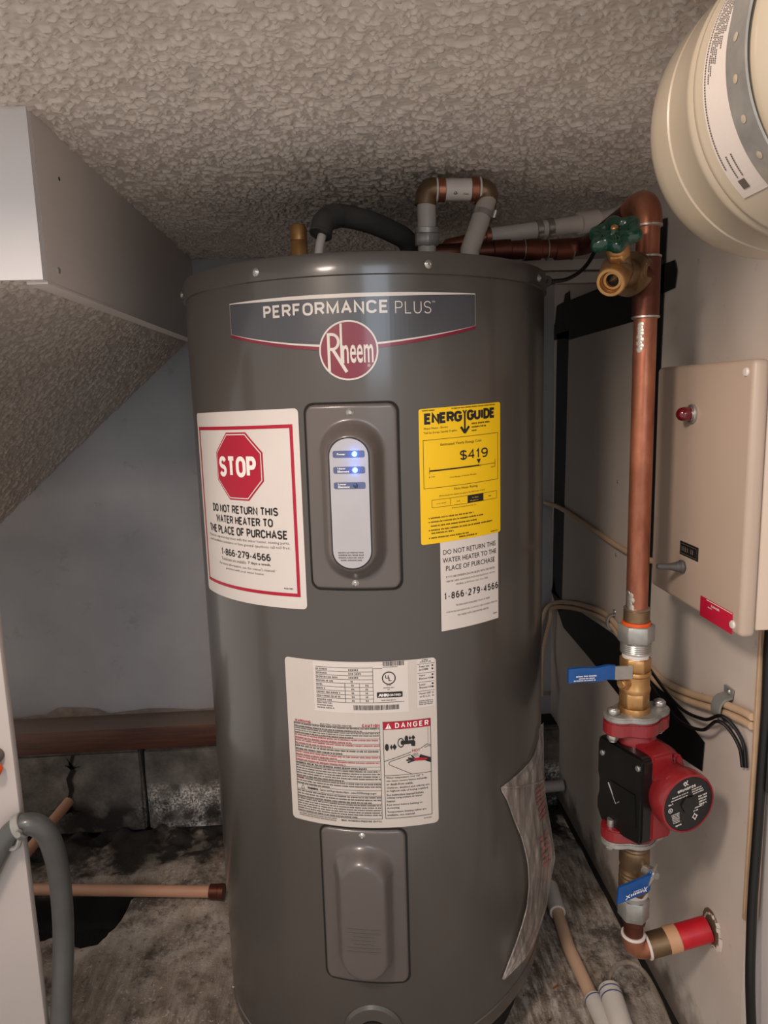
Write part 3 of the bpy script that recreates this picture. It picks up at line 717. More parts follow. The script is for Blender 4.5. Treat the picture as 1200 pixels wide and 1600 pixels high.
# --- red bordered STOP sticker
k, ur = .022, -.1015
mp = cylmap(k, ur, fit=False)
s = sticker('stop_sticker', -.3265, .8235, -.1015, 1.0890, 'paper', k, ur, fit=False, label='white sticker with red border and red octagon')
rp = Print(mp, .0008); bp = Print(mp, .0008); gp = Print(mp, .0008); wp = Print(mp, .0012); wl = Print(mp, .0016)
rp.frame(-.3165, .8402, -.1102, 1.0690, .0046)
oc = lambda r, ry: [(-.2065+r*math.cos(R_(22.5+45*i)), 1.0145+ry*math.sin(R_(22.5+45*i))) for i in range(8)]
rp.convex(oc(.0525, .0500)); wp.convex(oc(.0500, .0477))
ro = Print(mp, .0016).convex(oc(.0483, .0460)); wl = Print(mp, .0020).caps('STOP', -.2462, 1.0000, -.1690, 1.0286, .21, .05)
bp.caps('DO NOT RETURN THIS', -.2772, .9490, -.1380, .9605, .19, .06); bp.caps('WATER HEATER TO', -.2680, .9338, -.1472, .9452, .19, .06)
bp.caps('THE PLACE OF PURCHASE', -.2935, .9178, -.1250, .9298, .19, .06); bp.caps('1-866-279-4566', -.2590, .8868, -.1540, .8970, .19, .08)
gp.text('If you are experiencing issues with this water heater, missing parts,', -.2945, .9100, -.1228, .9150, 0, 1)
gp.text('need installation assistance or have general questions call toll free:', -.2955, .9035, -.1222, .9085, 0, 1)
gp.text('Technicians are available', -.2595, .8792, -.2000, .8838, 0, 1); gp.text('7 days a week.', -.1960, .8792, -.1541, .8838, .03, 1)
gp.text("For more information, see the owner's manual", -.2665, .8716, -.1485, .8762, 0, 1); gp.text('provided with your water heater.', -.2487, .8655, -.1660, .8698, 0, 1)
gp.small(-.1346, .8498, -.1205, .8520)
rp.done('red_print', 'ink_red', s); wp.done('octagon_border', 'paper', s); ro.done('octagon', 'ink_red', s); wl.done('stop_lettering', 'white_ink', s)
bp.done('black_lettering', 'ink', s); gp.done('fine_print', 'ink_grey', s)
# --- yellow energy label
k, ur = .048, .0395; mp = cylmap(k, ur)
s = sticker('energy_label', .0400, .9080, .1622, 1.0832, 'yellow', k, ur, rc=.003, label='yellow energy cost label')
p = Print(mp, .0008); q = Print(mp, .0012)
p.caps('ENERG', .0470, 1.0632, .0995, 1.0772, .25, .0); p.caps('GUIDE', .1065, 1.0635, .1522, 1.0772, .25, .0)
p.convex([(.1000, 1.0772), (.1022, 1.0772), (.1047, 1.0735), (.1033, 1.0715)]); p.convex([(.1068, 1.0772), (.1047, 1.0772), (.1025, 1.0722), (.1036, 1.0712)]); p.rect(.1022, 1.0520, .1046, 1.0730)
p.line((.0975, 1.0562), (.1034, 1.0480), .0032); p.line((.1098, 1.0562), (.1034, 1.0480), .0032); p.convex([(.1000, 1.0528), (.1068, 1.0528), (.1034, 1.0470)])
p.small(.0445, 1.0800, .0619, 1.0816); p.small(.0844, 1.0800, .1540, 1.0816)
p.text('Water Heater - Electric', .0460, 1.0568, .0790, 1.0595, 0, 1); p.text('Tank Size (Storage Capacity): 50 gallons', .0460, 1.0505, .0920, 1.0540, 0, 1)
p.small(.1139, 1.0580, .1428, 1.0602); p.small(.1139, 1.0535, .1371, 1.0557); p.small(.1139, 1.0490, .1210, 1.0510)
p.frame(.0448, .9810, .1575, 1.0436, .0005)
p.text('Estimated Yearly Energy Cost', .0685, 1.0335, .1290, 1.0378, .0, 2); p.caps('$419', .0955, 1.0132, .1393, 1.0258, .15, .12)
p.convex([(.1212, 1.0118), (.1278, 1.0118), (.1246, 1.0055)]); p.rect(.0527, 1.0026, .1256, 1.0044); p.rect(.1256, 1.0032, .1518, 1.0037)
for u in (.0527, .1516): p.rect(u, .9990, u+.0005, 1.0085)
p.rect(.1270, 1.0015, .1274, 1.0035)
p.text('$ 177', .0520, .9945, .0600, .9965, 0, 1); p.text('$609', .1450, .9975, .1518, .9997, 0, 1); p.text('Cost Range of Similar Models', .0805, .9912, .1208, .9937, 0, 1)
p.text('First Hour Rating', .0872, .9745, .1225, .9785, 0, 2); p.text('(How much hot water you get in the first hour of use)', .0655, .9683, .1340, .9712, 0, 1)
p.frame(.0552, .9554, .1552, .9658, .0004); p.rect(.0807, .9554, .0810, .9658); p.rect(.1065, .9554, .1316, .9658)
p.text('very small', .0612, .9592, .0750, .9612, 0, 1); p.text('low', .0905, .9592, .0950, .9612, 0, 1); p.text('high', .1400, .9592, .1450, .9614, 0, 1)
q.text('medium', .1135, .9612, .1230, .9630, 0, 1); q.text('58 gallons', .1100, .9570, .1230, .9590, 0, 1)
p.text('Estimated Yearly Electricity Use', .0832, .9508, .1200, .9530, 0, 1)
for v, u0, u1, b in ((.9410, .0535, .1165, 1), (.9358, .0535, .1322, 1), (.9305, .0535, .1210, 0), (.9250, .0535, .1463, 1), (.9208, .0540, .0850, 0), (.9148, .0535, .1080, 1), (.9112, .0933, .1220, 0)):
    p.small(u0, v, u1, v+.0021)
    if b: p.disc(.0512, v+.001, .0008, n=8)
p.small(.1440, .9105, .1580, .9119)
p.done('black_lettering', 'ink', s); q.done('reversed_lettering', 'yellow', s)
# --- white notice under it
k, ur = .045, .0655; mp = cylmap(k, ur)
s = sticker('notice_sticker', .0660, .7880, .1580, .9105, 'paper', k, ur, lift=.0002, rc=.0008, label='white notice sticker below the yellow label')
p = Print(mp, .0006); g = Print(mp, .0006)
p.text('DO NOT RETURN THIS', .0700, .8922, .1527, .8988, 0, 2); p.text('WATER HEATER TO THE', .0690, .8812, .1540, .8878, 0, 2); p.text('PLACE OF PURCHASE', .0735, .8700, .1508, .8768, 0, 2)
p.caps('1-866-279-4566', .0705, .8310, .1572, .8404, .16, .17)
g.text('IF YOU ARE EXPERIENCING PROBLEMS WITH THE WATER', .0737, .8602, .1511, .8630, 0, 1); g.text('HEATER, NEED ASSISTANCE WITH INSTALLATION, OR FOR', .0741, .8540, .1511, .8566, 0, 1); g.text('GENERAL QUESTIONS CALL TOLL FREE:', .0875, .8485, .1388, .8510, 0, 1)
g.text('TECHNICIANS AVAILABLE 7 DAYS A WEEK', .0871, .8198, .1422, .8222, 0, 1); g.text("FOR MORE INFORMATION, CONSULT THE OWNER'S MANUAL", .0735, .8118, .1560, .8143, 0, 1); g.text('PROVIDED WITH THE WATER HEATER', .0900, .8055, .1397, .8080, 0, 1)
g.small(.1480, .7960, .1555, .7978)
p.done('black_lettering', 'ink', s); g.done('fine_print', 'ink_grey', s)
# --- large rating and warning label
k, ur = .012, -.1537; mp = cylmap(k, ur)
s = sticker('rating_label', -.1560, .5098, .0572, .7512, 'paper_grey', k, ur, label='large cream rating and warning label')
w_ = Print(mp, .0007).rect(-.1118, .6785, .0185, .7500).rect(.0300, .6825, .0545, .7505); w_.done('white_patch', 'paper', s)
p = Print(mp, .0011); g = Print(mp, .0011); r = Print(mp, .0011); q = Print(mp, .0015); q2 = Print(mp, .0019)
rows = [.7425-i*.00545 for i in range(10)]
for i, v in enumerate(rows):
    p.rect(-.1080, v, -.0285 if i < 9 else .0125, v+.0005)
    if i < 9: g.small(-.1076, v-.0040, -.1076+(.018, .018, .032, .027, .010, .012, .034, .034, .022)[i], v-.0015)
for i, tx_ in enumerate(((-.0615, .014), (-.0615, .017), (-.0615, .013), (-.0590, .003))): g.small(tx_[0], rows[i]-.0040, tx_[0]+tx_[1], rows[i]-.0012)
for i in range(4, 9): g.small(-.0580, rows[i]-.0040, -.0535, rows[i]-.0014); g.small(-.0390, rows[i]-.0040, -.0345, rows[i]-.0014)
p.rect(-.0672, .6935, -.0666, rows[4]); p.rect(-.0472, .6935, -.0468, rows[4]); p.rect(-.0290, .6935, -.0285, .7420); p.rect(-.0285, .6935, .0125, .6940); p.rect(-.0285, .7415, -.0160, .7420)
for i, hw in enumerate((.022, .024, .026)): g.small(-.1076, .6905-i*.0035, -.1076+hw, .6925-i*.0035)
p.annulus(-.0075, .7278, .0078, .0092, 32); p.text('U', -.0122, .7268, -.0078, .7320, .02, 2); p.text('L', -.0078, .7235, -.0040, .7288, .02, 2)
p.text('LISTED', -.0110, .7172, -.0045, .7190, .01, 1); g.small(-.0150, .7135, .0000, .7150); g.small(-.0095, .7108, -.0060, .7122)
p.convex([(-.0235, .7005), (.0098, .7005), (.0103, .7015), (.0103, .7075), (.0098, .7083), (-.0235, .7083), (-.0240, .7075), (-.0240, .7015)])
q.text('AHRI', -.0222, .7022, -.0085, .7064, .06, 2); q.text('CERTIFIED', -.0080, .7024, .0085, .7056, .02, 1); g.small(-.0180, .6960, .0010, .6975)
def barcode(u0, u1, v0, v1):
    u = u0
    while u < u1: a = random.choice((.0004, .0007, .0010)); p.rect(u, v0, min(u+a, u1), v1); u += a+random.choice((.0004, .0006, .0009))
barcode(-.0150, .0132, .7448, .7510); barcode(-.0560, .0050, .6832, .6900); g.small(-.0150, .7428, .0050, .7440)
p.text('LED', .0375, .7485, .0460, .7502, .01, 1); p.text('STATUS', .0350, .7455, .0500, .7478, .01, 1)
for i, (a, b) in enumerate((('Power ON', 'and HEM'), ('Upper', 'Element ON'), ('Lower', 'Element ON'), ('Power OFF', 'or E.C.O.'))):
    v = .7430-i*.0127; p.rect(.0310, v+.0006, .0545, v+.0010); p.text(a, .0335, v-.0040, .0335+.0017*len(a), v-.0012, .01, 1); p.text(b, .0335, v-.0082, .0335+.0017*len(b), v-.0054, .01, 1)
    for dv in (.0025, .0070):
        if i < 3: p.disc(.0518, v-dv, .0013, n=12)
        else: p.annulus(.0518, v-dv, .0009, .0013, 12)
for i in range(3): g.small(.0325, .6910-i*.0025, .0520, .6926-i*.0025)
# warning table
r.caps('WARNING', -.1440, .6588, -.1190, .6624, .22, .2); p.text('ELECTRIC WATER HEATER', -.1045, .6588, -.0598, .6612, .0, 1); r.caps('CAUTION', -.0455, .6588, -.0217, .6630, .22, .2)
p.frame(-.1455, .5232, -.0217, .6582, .0005)
rules = [.6510, .6415, .6335, .6255, .6165, .6085, .6005, .5955, .5770, .5655, .5575, .5455]
for v in rules: p.rect(-.1455, v, -.0217, v+.0004)
rule_all = [.6582]+rules+[.5236]; red_rows = {2, 3, 5, 6}
for i, (a, b) in enumerate(zip(rule_all[:-1], rule_all[1:])):
    n = max(1, round((a-b)/.0036)); h = (a-b)/n; tgt = r if i in red_rows else p
    if i == 10:
        p.text('WARNING:', -.1290, b+.0022, -.1120, a-.0022, .05, 1); p.text('Cancer and Reproductive Harm - www.P65Warnings.ca.gov', -.1100, b+.0018, -.0290, a-.0018, .01, 1)
        p.line((-.1390, b+.0015), (-.1330, b+.0015), .0005); p.line((-.1390, b+.0015), (-.1360, a-.001), .0005); p.line((-.1330, b+.0015), (-.1360, a-.001), .0005); continue
    for j in range(n):
        v = a-(j+1)*h+h*.22; u1 = -.0228 if j < n-1 else -.0228-random.uniform(.01, .075)
        tgt.small(-.1446, v, u1, v+h*.52)
        if i == 9 and j == 0: r.small(-.1446, v, -.1330, v+h*.62)
for i in range(2): g.small(-.1440, .5200-i*.0028, -.0860, .5216-i*.0028)
p.text('MAX. WORKING PRESSURE 150 P.S.I.', -.0792, .5185, -.0225, .5212, .02, 1)
# danger picture
p.frame(-.0175, .5238, .0478, .6655, .0006); r.rect(-.0175, .6545, .0478, .6658); q.caps('DANGER', -.0010, .6564, .0448, .6640, .18, .34)
q.convex([(-.0140, .6560), (-.0060, .6560), (-.0100, .6640)]); q2.rect(-.0104, .6585, -.0096, .6620); q2.rect(-.0104, .6568, -.0096, .6577)
p.rect(-.0175, .5874, .0478, .5879); p.rect(.0437, .6300, .0440, .6545)
p.poly_line([(-.0172, .6085), (.0200, .6200)], .0006); p.poly_line([(.0330, .6235), (.0420, .6290), (.0478, .6270)], .0006)
p.poly_line([(.0195, .6165), (-.0080, .6085), (-.0110, .6060), (-.0100, .6035), (.0200, .5880)], .0006); p.poly_line([(.0390, .6240), (.0440, .6265), (.0478, .6250)], .0006)
p.disc(-.0128, .6290, .0026, .0052, 20); p.convex([(-.0085, .6290), (-.0068, .6330), (-.0050, .6290), (-.0068, .6250)]); p.convex([(-.0052, .6290), (-.0025, .6340), (.0006, .6290), (-.0025, .6245)])
p.annulus(.0065, .6345, .0036, .0046, 24, 1.5); p.rect(.0080, .6320, .0245, .6372); p.disc(.0082, .6345, .0022, .0034, 14); p.convex([(.0205, .6290), (.0255, .6280), (.0260, .6345), (.0235, .6375), (.0200, .6368)])
p.disc(.0140, .6400, .0024, .0044, 18); p.convex([(.0170, .6400), (.0185, .6438), (.0205, .6400), (.0185, .6378)]); p.convex([(.0205, .6405), (.0232, .6445), (.0262, .6402), (.0232, .6375)])
r.text('HOT', .0215, .6198, .0325, .6238, .015, 2)
for i in range(5): g.line((.0225+i*.0016, .6180), (.0232+i*.0016, .6125), .0005)
p.convex([(.0478, .6010), (.0478, .6085), (.0420, .6110), (.0330, .6150), (.0318, .6140), (.0345, .6105), (.0230, .6105), (.0225, .6070), (.0390, .6055)])
for a, b in (((.0245, .6100), (.0200, .6150)), ((.0235, .6095), (.0155, .6115)), ((.0235, .6085), (.0130, .6085)), ((.0245, .6075), (.0150, .6050))): p.line(a, b, .0020)
rr = Print(mp, .0015).convex([(.0225, .6108), (.0330, .6106), (.0420, .6092), (.0415, .6070), (.0330, .6062), (.0235, .6078)])
for i, t_ in enumerate(("Water temperature over 125° F", "can cause severe burns instantly", "or death from scalds.", "Children, disabled and elderly are", "at highest risk of being scalded.", "See instruction manual before", "setting temperature at water", "heater.", "Feel water before bathing or", "showering.", "Temperature limiting valves are", "available, see manual.")):
    v = .5832-i*.00465-(i > 2)*.0010-(i > 4)*.0008-(i > 7)*.0012-(i > 9)*.0012; p.text(t_, -.0150, v-.0008, -.0150+.00176*len(t_), v+.0026, .012, 1)
g.small(.0360, .5190, .0478, .5204)
p.done('black_lettering', 'ink', s); g.done('fine_print', 'ink_grey', s); r.done('red_print', 'ink_red', s); q.done('reversed_lettering', 'white_ink', s); q2.done('warning_mark', 'ink_red', s); rr.done('scald_mark', 'ink_red', s)

# ================================================================== RIGHT WALL: TAPED ACCESS PANEL
ap = thing('access_panel', (XW, 1.42, .6), 'pale access panel sealed with black tape on the right wall behind the copper pipe', 'panel')
obj('board', MB().box((XW-.0012, 1.425, .91), (.0024, .43, .63), bev=.0008), 'panel_paint', ap)
def yz_poly(pts, x, th=.0007): return MB().prism(pts, (x, 0, 0), (0, 1, 0), (0, 0, 1), (-1, 0, 0), th)
for lab, pts in (('black tape along the top edge', [(1.722, 1.222), (1.722, 1.258), (1.716, 1.262), (1.703, 1.300), (1.650, 1.302), (1.640, 1.318), (1.610, 1.320), (1.607, 1.300), (1.30, 1.297), (1.097, 1.292), (1.088, 1.275), (1.093, 1.251), (1.19, 1.246), (1.226, 1.217), (1.60, 1.214), (1.64, 1.221)]),
    ('black tape along the bottom edge', [(1.725, .600), (1.700, .640), (1.690, .612), (1.624, .597), (1.50, .615), (1.306, .631), (1.10, .612), (.946, .588), (.949, .541), (1.147, .500), (1.235, .517), (1.45, .532), (1.622, .539)]),
    ('black tape down the far edge', [(1.697, 1.235), (1.609, 1.235), (1.637, .60), (1.716, .60)]),
    ('black tape down the edge behind the pipe', [(1.215, 1.372), (1.128, 1.360), (1.150, .60), (1.232, .60)])):
    obj('tape_strip', yz_poly(pts, XW-.0022, .0008), 'tape', ap, smooth=None, label=lab)
for y, z in ((1.19, 1.178), (1.30, .93), (1.30, .79), (1.285, .655)): obj('screw', MB().dome((XW-.0032, y, z), (-1, 0, 0), .003, .0015), 'steel', ap)
# painted timber battens across the back corner
for z, lab in ((1.3365, 'upper painted timber batten crossing the back corner under the copper pipe'), (1.3125, 'lower painted timber batten crossing the back corner beside the heater rim')):
    solo('timber_batten', MB().box((.39, 1.385, z), (.235, .02, .020), bev=.002), 'batten', lab, 'batten')
solo('pipe_stub', MB().ring((.37, 1.60, .135), (.505, 1.60, .140), .0135, .011).cyl((.375, 1.60, .1352), (.50, 1.60, .1398), .0112), 'pipe_grey', 'short dull pipe stub entering the wall low behind the plastic bag', 'pipe')

# ================================================================== COPPER RISER
PX, PY = .385, .909
cp = thing('copper_riser', (PX, PY, .79), 'tall vertical copper pipe rising to the ceiling beside the beige box', 'pipe')
obj('pipe', MB().cyl((PX, PY, .795), (PX, PY, 1.315), .0143, n=28), 'copper', cp)
obj('elbow', MB().tube(bend((PX, PY, 1.300), (PX, PY, 1.332), (PX-.002, PY+.045, 1.330), .030, 10), .0168, 24), 'copper', cp)
obj('tee', MB().cyl((PX, PY, 1.190), (PX, PY, 1.262), .0165, n=28, bev=.001).cyl((PX, PY, 1.236), (PX-.0235, PY-.0138, 1.240), .0160, n=24), 'copper_dark', cp)
for z in (1.300, 1.263, 1.190): obj('solder_ring', MB().lathe([(.0146, -.0022), (.0172, -.001), (.0172, .0012), (.0146, .0024)], (PX, PY, z), n=28), 'solder', cp)
obj('solder_ring', MB().lathe([(.0146, -.0035), (.0160, -.0012), (.0178, .0010), (.0146, .0024)], (PX, PY, .8075), n=28), 'solder', cp)
mb = MB()
for k in range(10):
    a = 3.55+random.uniform(-.28, .28); z = .812+k*.0020; mb.dome((PX+.0140*math.cos(a), PY+.0140*math.sin(a), z), (math.cos(a), math.sin(a), 0), .0046, .0009, 9)
for k in range(9):
    a = 3.9+random.uniform(-.10, .10); z = 1.150+k*.0038; mb.dome((PX+.0140*math.cos(a), PY+.0140*math.sin(a), z), (math.cos(a), math.sin(a), 0), .0044, .0009, 9)
obj('solder_drips', mb, 'solder', cp, kind='stuff')
run = bend((PX-.002, PY+.04, 1.330), (PX, 1.148, 1.323), (.13, 1.152, 1.318), .03, 8)
obj('back_run', MB().tube(run, .0140, 20), 'copper_dark', cp, label='dark tarnished copper run behind the heater rim')
for x in (.302, .352, .254): obj('coupling', MB().cyl((x-.014, 1.150, 1.3205), (x+.014, 1.150, 1.3215), .0160, n=22, bev=.001), 'copper_dark', cp)
for x in (.326, .3665, .289): obj('solder_ring', MB().ring((x-.001, 1.150, 1.321), (x+.001, 1.150, 1.321), .0168, .0140), 'solder', cp)
obj('drop_leg', MB().cyl((.137, 1.152, 1.318), (.137, 1.152, 1.264), .0135).lathe([(.0001, -.017), (.012, -.012), (.017, 0), (.012, .012), (.0001, .017)], (.135, 1.152, 1.318), n=18), 'copper_dark', cp)
obj('sweat_adapter', MB().cyl((PX, PY, .790), (PX, PY, .806), .0172, n=28, bev=.001), 'brass_dull', cp, label='brass sweat adapter')
# ================================================================== HOSE BIBB
hb = thing('hose_bib', (.345, .872, 1.24), 'brass hose valve with green six-lobed handle on the copper pipe', 'valve')
d = Vector((-.85, -.50, .08)).normalized(); T = Vector((PX, PY, 1.238)); u_, v_, _ = basis(d)
fl = [(.030*math.cos(t)*(1+.10*math.cos(2*t)), .027*math.sin(t)) for t in [2*math.pi*k/40 for k in range(40)]]
fl = [p for i, p in enumerate(fl) if not (i in (0, 39, 1))]; fl = fl[:0]+[(.022, .0035), (.024, .0075)]+fl+[(.024, -.0075), (.022, -.0035)]
obj('flange', MB().prism(fl, T+d*.028, u_, v_, d, .0065, .0015), 'brass_dull', hb)
B = T+d*.050
nb = Vector((-.37, -.58, .72)).normalized(); oa = Vector((-.58, -.70, -.41)).normalized()
mb = MB().lathe([(.0165, 0), (.0175, .006), (.0150, .014), (.0185, .024), (.0190, .032), (.0150, .040), (.0001, .043)], T+d*.031, d, 26)
mb.lathe([(.0140, -.004), (.0145, .010), (.0128, .022)], B, nb, 24)
obj('body', mb, 'brass_dull', hb)
obj('bonnet', MB().hexa(B+nb*.020, B+nb*.031, .0142).lathe([(.0135, .030), (.0140, .034), (.0108, .040), (.0098, .048)], B, nb, 24), 'brass', hb)
O = B+oa*.008
obj('outlet', MB().lathe([(.0150, 0), (.0155, .012), (.0168, .014), (.0168, .022), (.0175, .026), (.0172, .031), (.0160, .0325), (.0128, .0325), (.0118, .030), (.0112, .012)], O, oa, 36), 'brass', hb)
obj('bore', MB().lathe([(.0116, .016), (.0001, .014)], O, oa, 24), 'dark_gap', hb)
obj('collar', MB().ring(O+oa*.020, O+oa*.025, .0114, .0078), 'brass', hb)
Hc = B+nb*.054
na = 96; prof = [(.0, .0055), (.17, .0055), (.20, .003), (.27, .0005), (.55, .0), (.66, .0045), (.80, .0062), (.92, .0045), (1.0, .0), (1.0, -.0055), (.93, -.0085), (.6, -.0095), (.25, -.0105), (.0, -.0105)]
hu, hv, hn = basis(nb); vs = []; fs = []
for i, (s_, h) in enumerate(prof):
    for k in range(na):
        t = 2*math.pi*k/na; w6 = .0283+.0042*math.cos(6*(t+.26)); lob = .5+.5*math.cos(6*(t+.26)); rr = s_*(w6 if s_ > .5 else .0285)
        hh = h+(.0022*lob if .22 < s_ < .6 else 0)
        vs.append(Hc+hu*rr*math.cos(t)+hv*rr*math.sin(t)+hn*hh)
for i in range(len(prof)-1):
    for k in range(na): fs.append((i*na+k, i*na+(k+1) % na, (i+1)*na+(k+1) % na, (i+1)*na+k))
hd = obj('handle', MB().add(vs, fs), 'green', hb, smooth=50)
obj('handle_screw', MB().lathe([(.0044, .0050), (.0044, .0075), (.0034, .0086), (.0001, .0086)], Hc, nb, 14), 'brass', hd, label='brass handle screw')
# ================================================================== UNION AND UPPER BALL VALVE
un = thing('pipe_union', (PX, PY, .741), 'zinc hex union nut under the copper pipe', 'pipe union')
obj('gasket', MB().cyl((PX, PY, .7855), (PX, PY, .7905), .0188, n=28), 'orange', un, label='orange gasket ring')
obj('union_nut', MB().hexa((PX, PY, .7625), (PX, PY, .7860), .0248, .0012, .25), 'galv', un)
obj('threaded_collar', MB().lathe([(.0185, .7455), (.0205, .7470)]+[(.0205-(i % 2)*.0007, .7480+i*.0013) for i in range(11)]+[(.0185, .7635)], (PX, PY, 0), n=30), 'steel', un)
bvt = thing('ball_valve', (PX, PY, .666), 'upper brass ball valve with a level blue lever above the pump', 'valve')
mb = MB().hexa((PX, PY, .7205), (PX, PY, .7400), .0212, .0015, .2)
mb.lathe([(.0190, .690), (.0205, .691), (.0212, .694), (.0212, .697), (.0198, .699), (.0195, .714), (.0212, .716), (.0212, .719), (.0200, .721)], (PX, PY, 0), n=32)
mb.hexa((PX, PY, .6685), (PX, PY, .6915), .0205, .0015, .2).lathe([(.0185, .6560), (.0215, .6575), (.0215, .6655), (.0200, .669)], (PX, PY, 0), n=32)
obj('body', mb, 'brass', bvt)
obj('thread_tape', MB().lathe([(.0165, .7385), (.0178, .7395), (.0172, .7410), (.0178, .7425), (.0172, .7440), (.0178, .7455), (.0165, .7465)], (PX, PY, 0), n=28), 'pvc_white', bvt, label='white thread tape')
sd = Vector((-.86, -.5, 0)).normalized(); S0 = Vector((PX, PY, .7065))
st_ = obj('stem', MB().cyl(S0+sd*.016, S0+sd*.027, .0085, n=20).hexa(S0+sd*.024, S0+sd*.030, .0075), 'brass', bvt)
def lever(pts, up, width, m, parent, name, th=.0025):
    up = Vector(up).normalized(); P = [Vector(p) for p in pts]; out = []
    return obj(name, MB().ribbon(P, up, width, th, lambda i: (P[min(i+1, len(P)-1)]-P[max(i-1, 0)]).cross(up)), m, parent, smooth=50)
L0 = S0+sd*.027
lever([(L0.x+.012, L0.y-.006, .7245), (L0.x-.002, L0.y-.008, .7255), (L0.x-.014, L0.y-.011, .7270)], (0, 0, 1), .0185, 'steel', bvt, 'lever_bar')
lv = lever(smooth_path([(L0.x-.012, L0.y-.0105, .7270), (L0.x-.024, L0.y-.0120, .7285), (L0.x-.040, L0.y-.013, .7265), (L0.x-.060, L0.y-.0135, .7275), (L0.x-.078, L0.y-.014, .7268)], 5), (0, 0, 1), .0195, 'blue', bvt, 'lever_sleeve', .0055)
pr = Print(lambda u, v, off: (u, L0.y-.0192+((u-(L0.x-.05))*.03)-off, v), .0006)
pr.small(L0.x-.070, .7275, L0.x-.042, .7295); pr.small(L0.x-.066, .7245, L0.x-.044, .7262); pr.small(L0.x-.073, .7218, L0.x-.043, .7235)
pr.done('lever_print', 'white_ink', lv)
# ================================================================== CIRCULATION PUMP
pu = thing('circulation_pump', (PX, PY, .464), 'red circulation pump with black control box on the vertical pipe', 'pump')
ad = Vector((.235, -.972, 0)).normalized(); fx = Vector((.97, .24, 0)); fy = Vector((-.24, .97, 0))
def oval(a, b, n=44): # flange outline: round middle, two ears
    o = []
    for k in range(n):
        t = 2*math.pi*k/n; c, s_ = math.cos(t), math.sin(t)
        r = max(.0285, .0495*abs(c)**1.6*1.0) if abs(s_) < .9 else .0285
        r = (r**6+(.031*(1-.12*abs(c)))**6)**(1/6); o.append((r*c, r*s_*.98))
    return o
Fc = Vector((PX+.004, PY, 0))
for z, h, m_, nm in ((.6540, .0080, 'galv', 'flange_plate'), (.6340, .0195, 'pump_red', 'pump_flange'), (.4770, .0180, 'pump_red', 'pump_flange'), (.4680, .0085, 'galv', 'flange_plate')):
    obj(nm, MB().prism(oval(0, 0), Fc+Vector((0, 0, z)), fx, fy, (0, 0, 1), h, .0018), m_, pu, smooth=40, label='grey steel flange plate' if m_ == 'galv' else 'red cast flange')
for sg in (-1, 1):
    c = Fc+fx*(.0375*sg)
    obj('flange_bolt', MB().hexa(c+Vector((0, 0, .6615)), c+Vector((0, 0, .6700)), .0090).cyl(c+Vector((0, 0, .622)), c+Vector((0, 0, .6625)), .0052).hexa(c+Vector((0, 0, .6245)), c+Vector((0, 0, .6345)), .0088).dome(c+Vector((0, 0, .6700)), (0, 0, 1), .0058, .002), 'steel', pu)
    obj('flange_bolt', MB().hexa(c+Vector((0, 0, .4600)), c+Vector((0, 0, .4685)), .0090).cyl(c+Vector((0, 0, .4685)), c+Vector((0, 0, .505)), .0052), 'steel', pu)
A0 = Vector((.406, .909, .568))
mb = MB().cyl((PX+.002, PY-.002, .638), (PX+.006, PY-.004, .600), .024, .030, 28).cyl((PX+.006, PY-.004, .52), (PX+.002, PY, .485), .030, .024, 28)
mb.lathe([(.030, -.030), (.042, -.024), (.0475, -.010), (.0475, .012), (.0445, .022)], A0+Vector((.002, 0, 0)), ad, 40)
obj('volute', mb, 'pump_red', pu, smooth=50)
obj('motor_housing', MB().lathe([(.041, .016), (.0375, .024), (.0362, .045), (.0372, .056), (.0405, .063), (.0420, .071), (.0418, .080), (.0400, .0848), (.0374, .0855), (.0370, .0835), (.0001, .0835)], A0, ad, 48), 'pump_red', pu, smooth=50)
obj('bleed_boss', MB().cyl((.424, .900, .592), (.434, .874, .604), .0085, .0075, 18, .0012).cyl((.4335, .875, .6035), (.4345, .8715, .6045), .0045), 'pump_red', pu)
dk = obj('name_plate', MB().lathe([(.0368, .0838), (.0366, .0850), (.0001, .0850)], A0, ad, 48), 'pump_black', pu, label='round black name plate')
obj('vent_plug', MB().lathe([(.0125, .0850), (.0120, .0872), (.0001, .0872)], A0, ad, 6), 'pump_black', dk)
pu_r = ad.cross(Vector((0, 0, 1))).normalized(); pcen = A0+ad*.0850
if pu_r.x < 0: pu_r = -pu_r
ca, sa = math.cos(R_(10)), math.sin(R_(10))
pmap = lambda u, v, off: tuple(pcen+(pu_r*(u*ca-v*sa)+Vector((0, 0, 1))*(u*sa+v*ca))*.93+ad*off)
p = Print(pmap, .0004)
p.poly_line([(-.0035, .0320), (-.0015, .0355), (.0010, .0310), (.0035, .0290)], .0012); p.poly_line([(-.0020, .0285), (.0005, .0315), (.0030, .0365)], .0012); p.poly_line([(-.0040, .0345), (-.0035, .0310), (-.0005, .0300)], .0010)
p.caps('GRUNDFOS', -.0150, .0222, .0150, .0262, .24, .2)
for i, (a, b) in enumerate(((-.0250, .002), (-.0270, .000))): p.small(a, .0172-i*.004, b, .0190-i*.004)
for i, (a, b) in enumerate(((.0080, .024), (.0080, .027), (.0090, .027))): p.small(a, .0185-i*.0035, b, .0205-i*.0035)
p.small(-.0320, .0085, -.0240, .0110); p.annulus(-.0300, .0010, .0028, .0036, 18); p.text('c', -.0318, -.0005, -.0285, .0028, .02, 1)
for i in range(6): p.small(-.0295+i*.0003, -.0080-i*.0026, -.0165, -.0064-i*.0026)
p.small(-.0250, -.0270, -.0140, -.0245)
for i in range(4): p.small(.0170, .0040-i*.0042, .0320-i*.0006, .0066-i*.0042)
p.small(.0080, -.0110, .0250, -.0088); p.small(.0060, -.0150, .0150, -.0128)
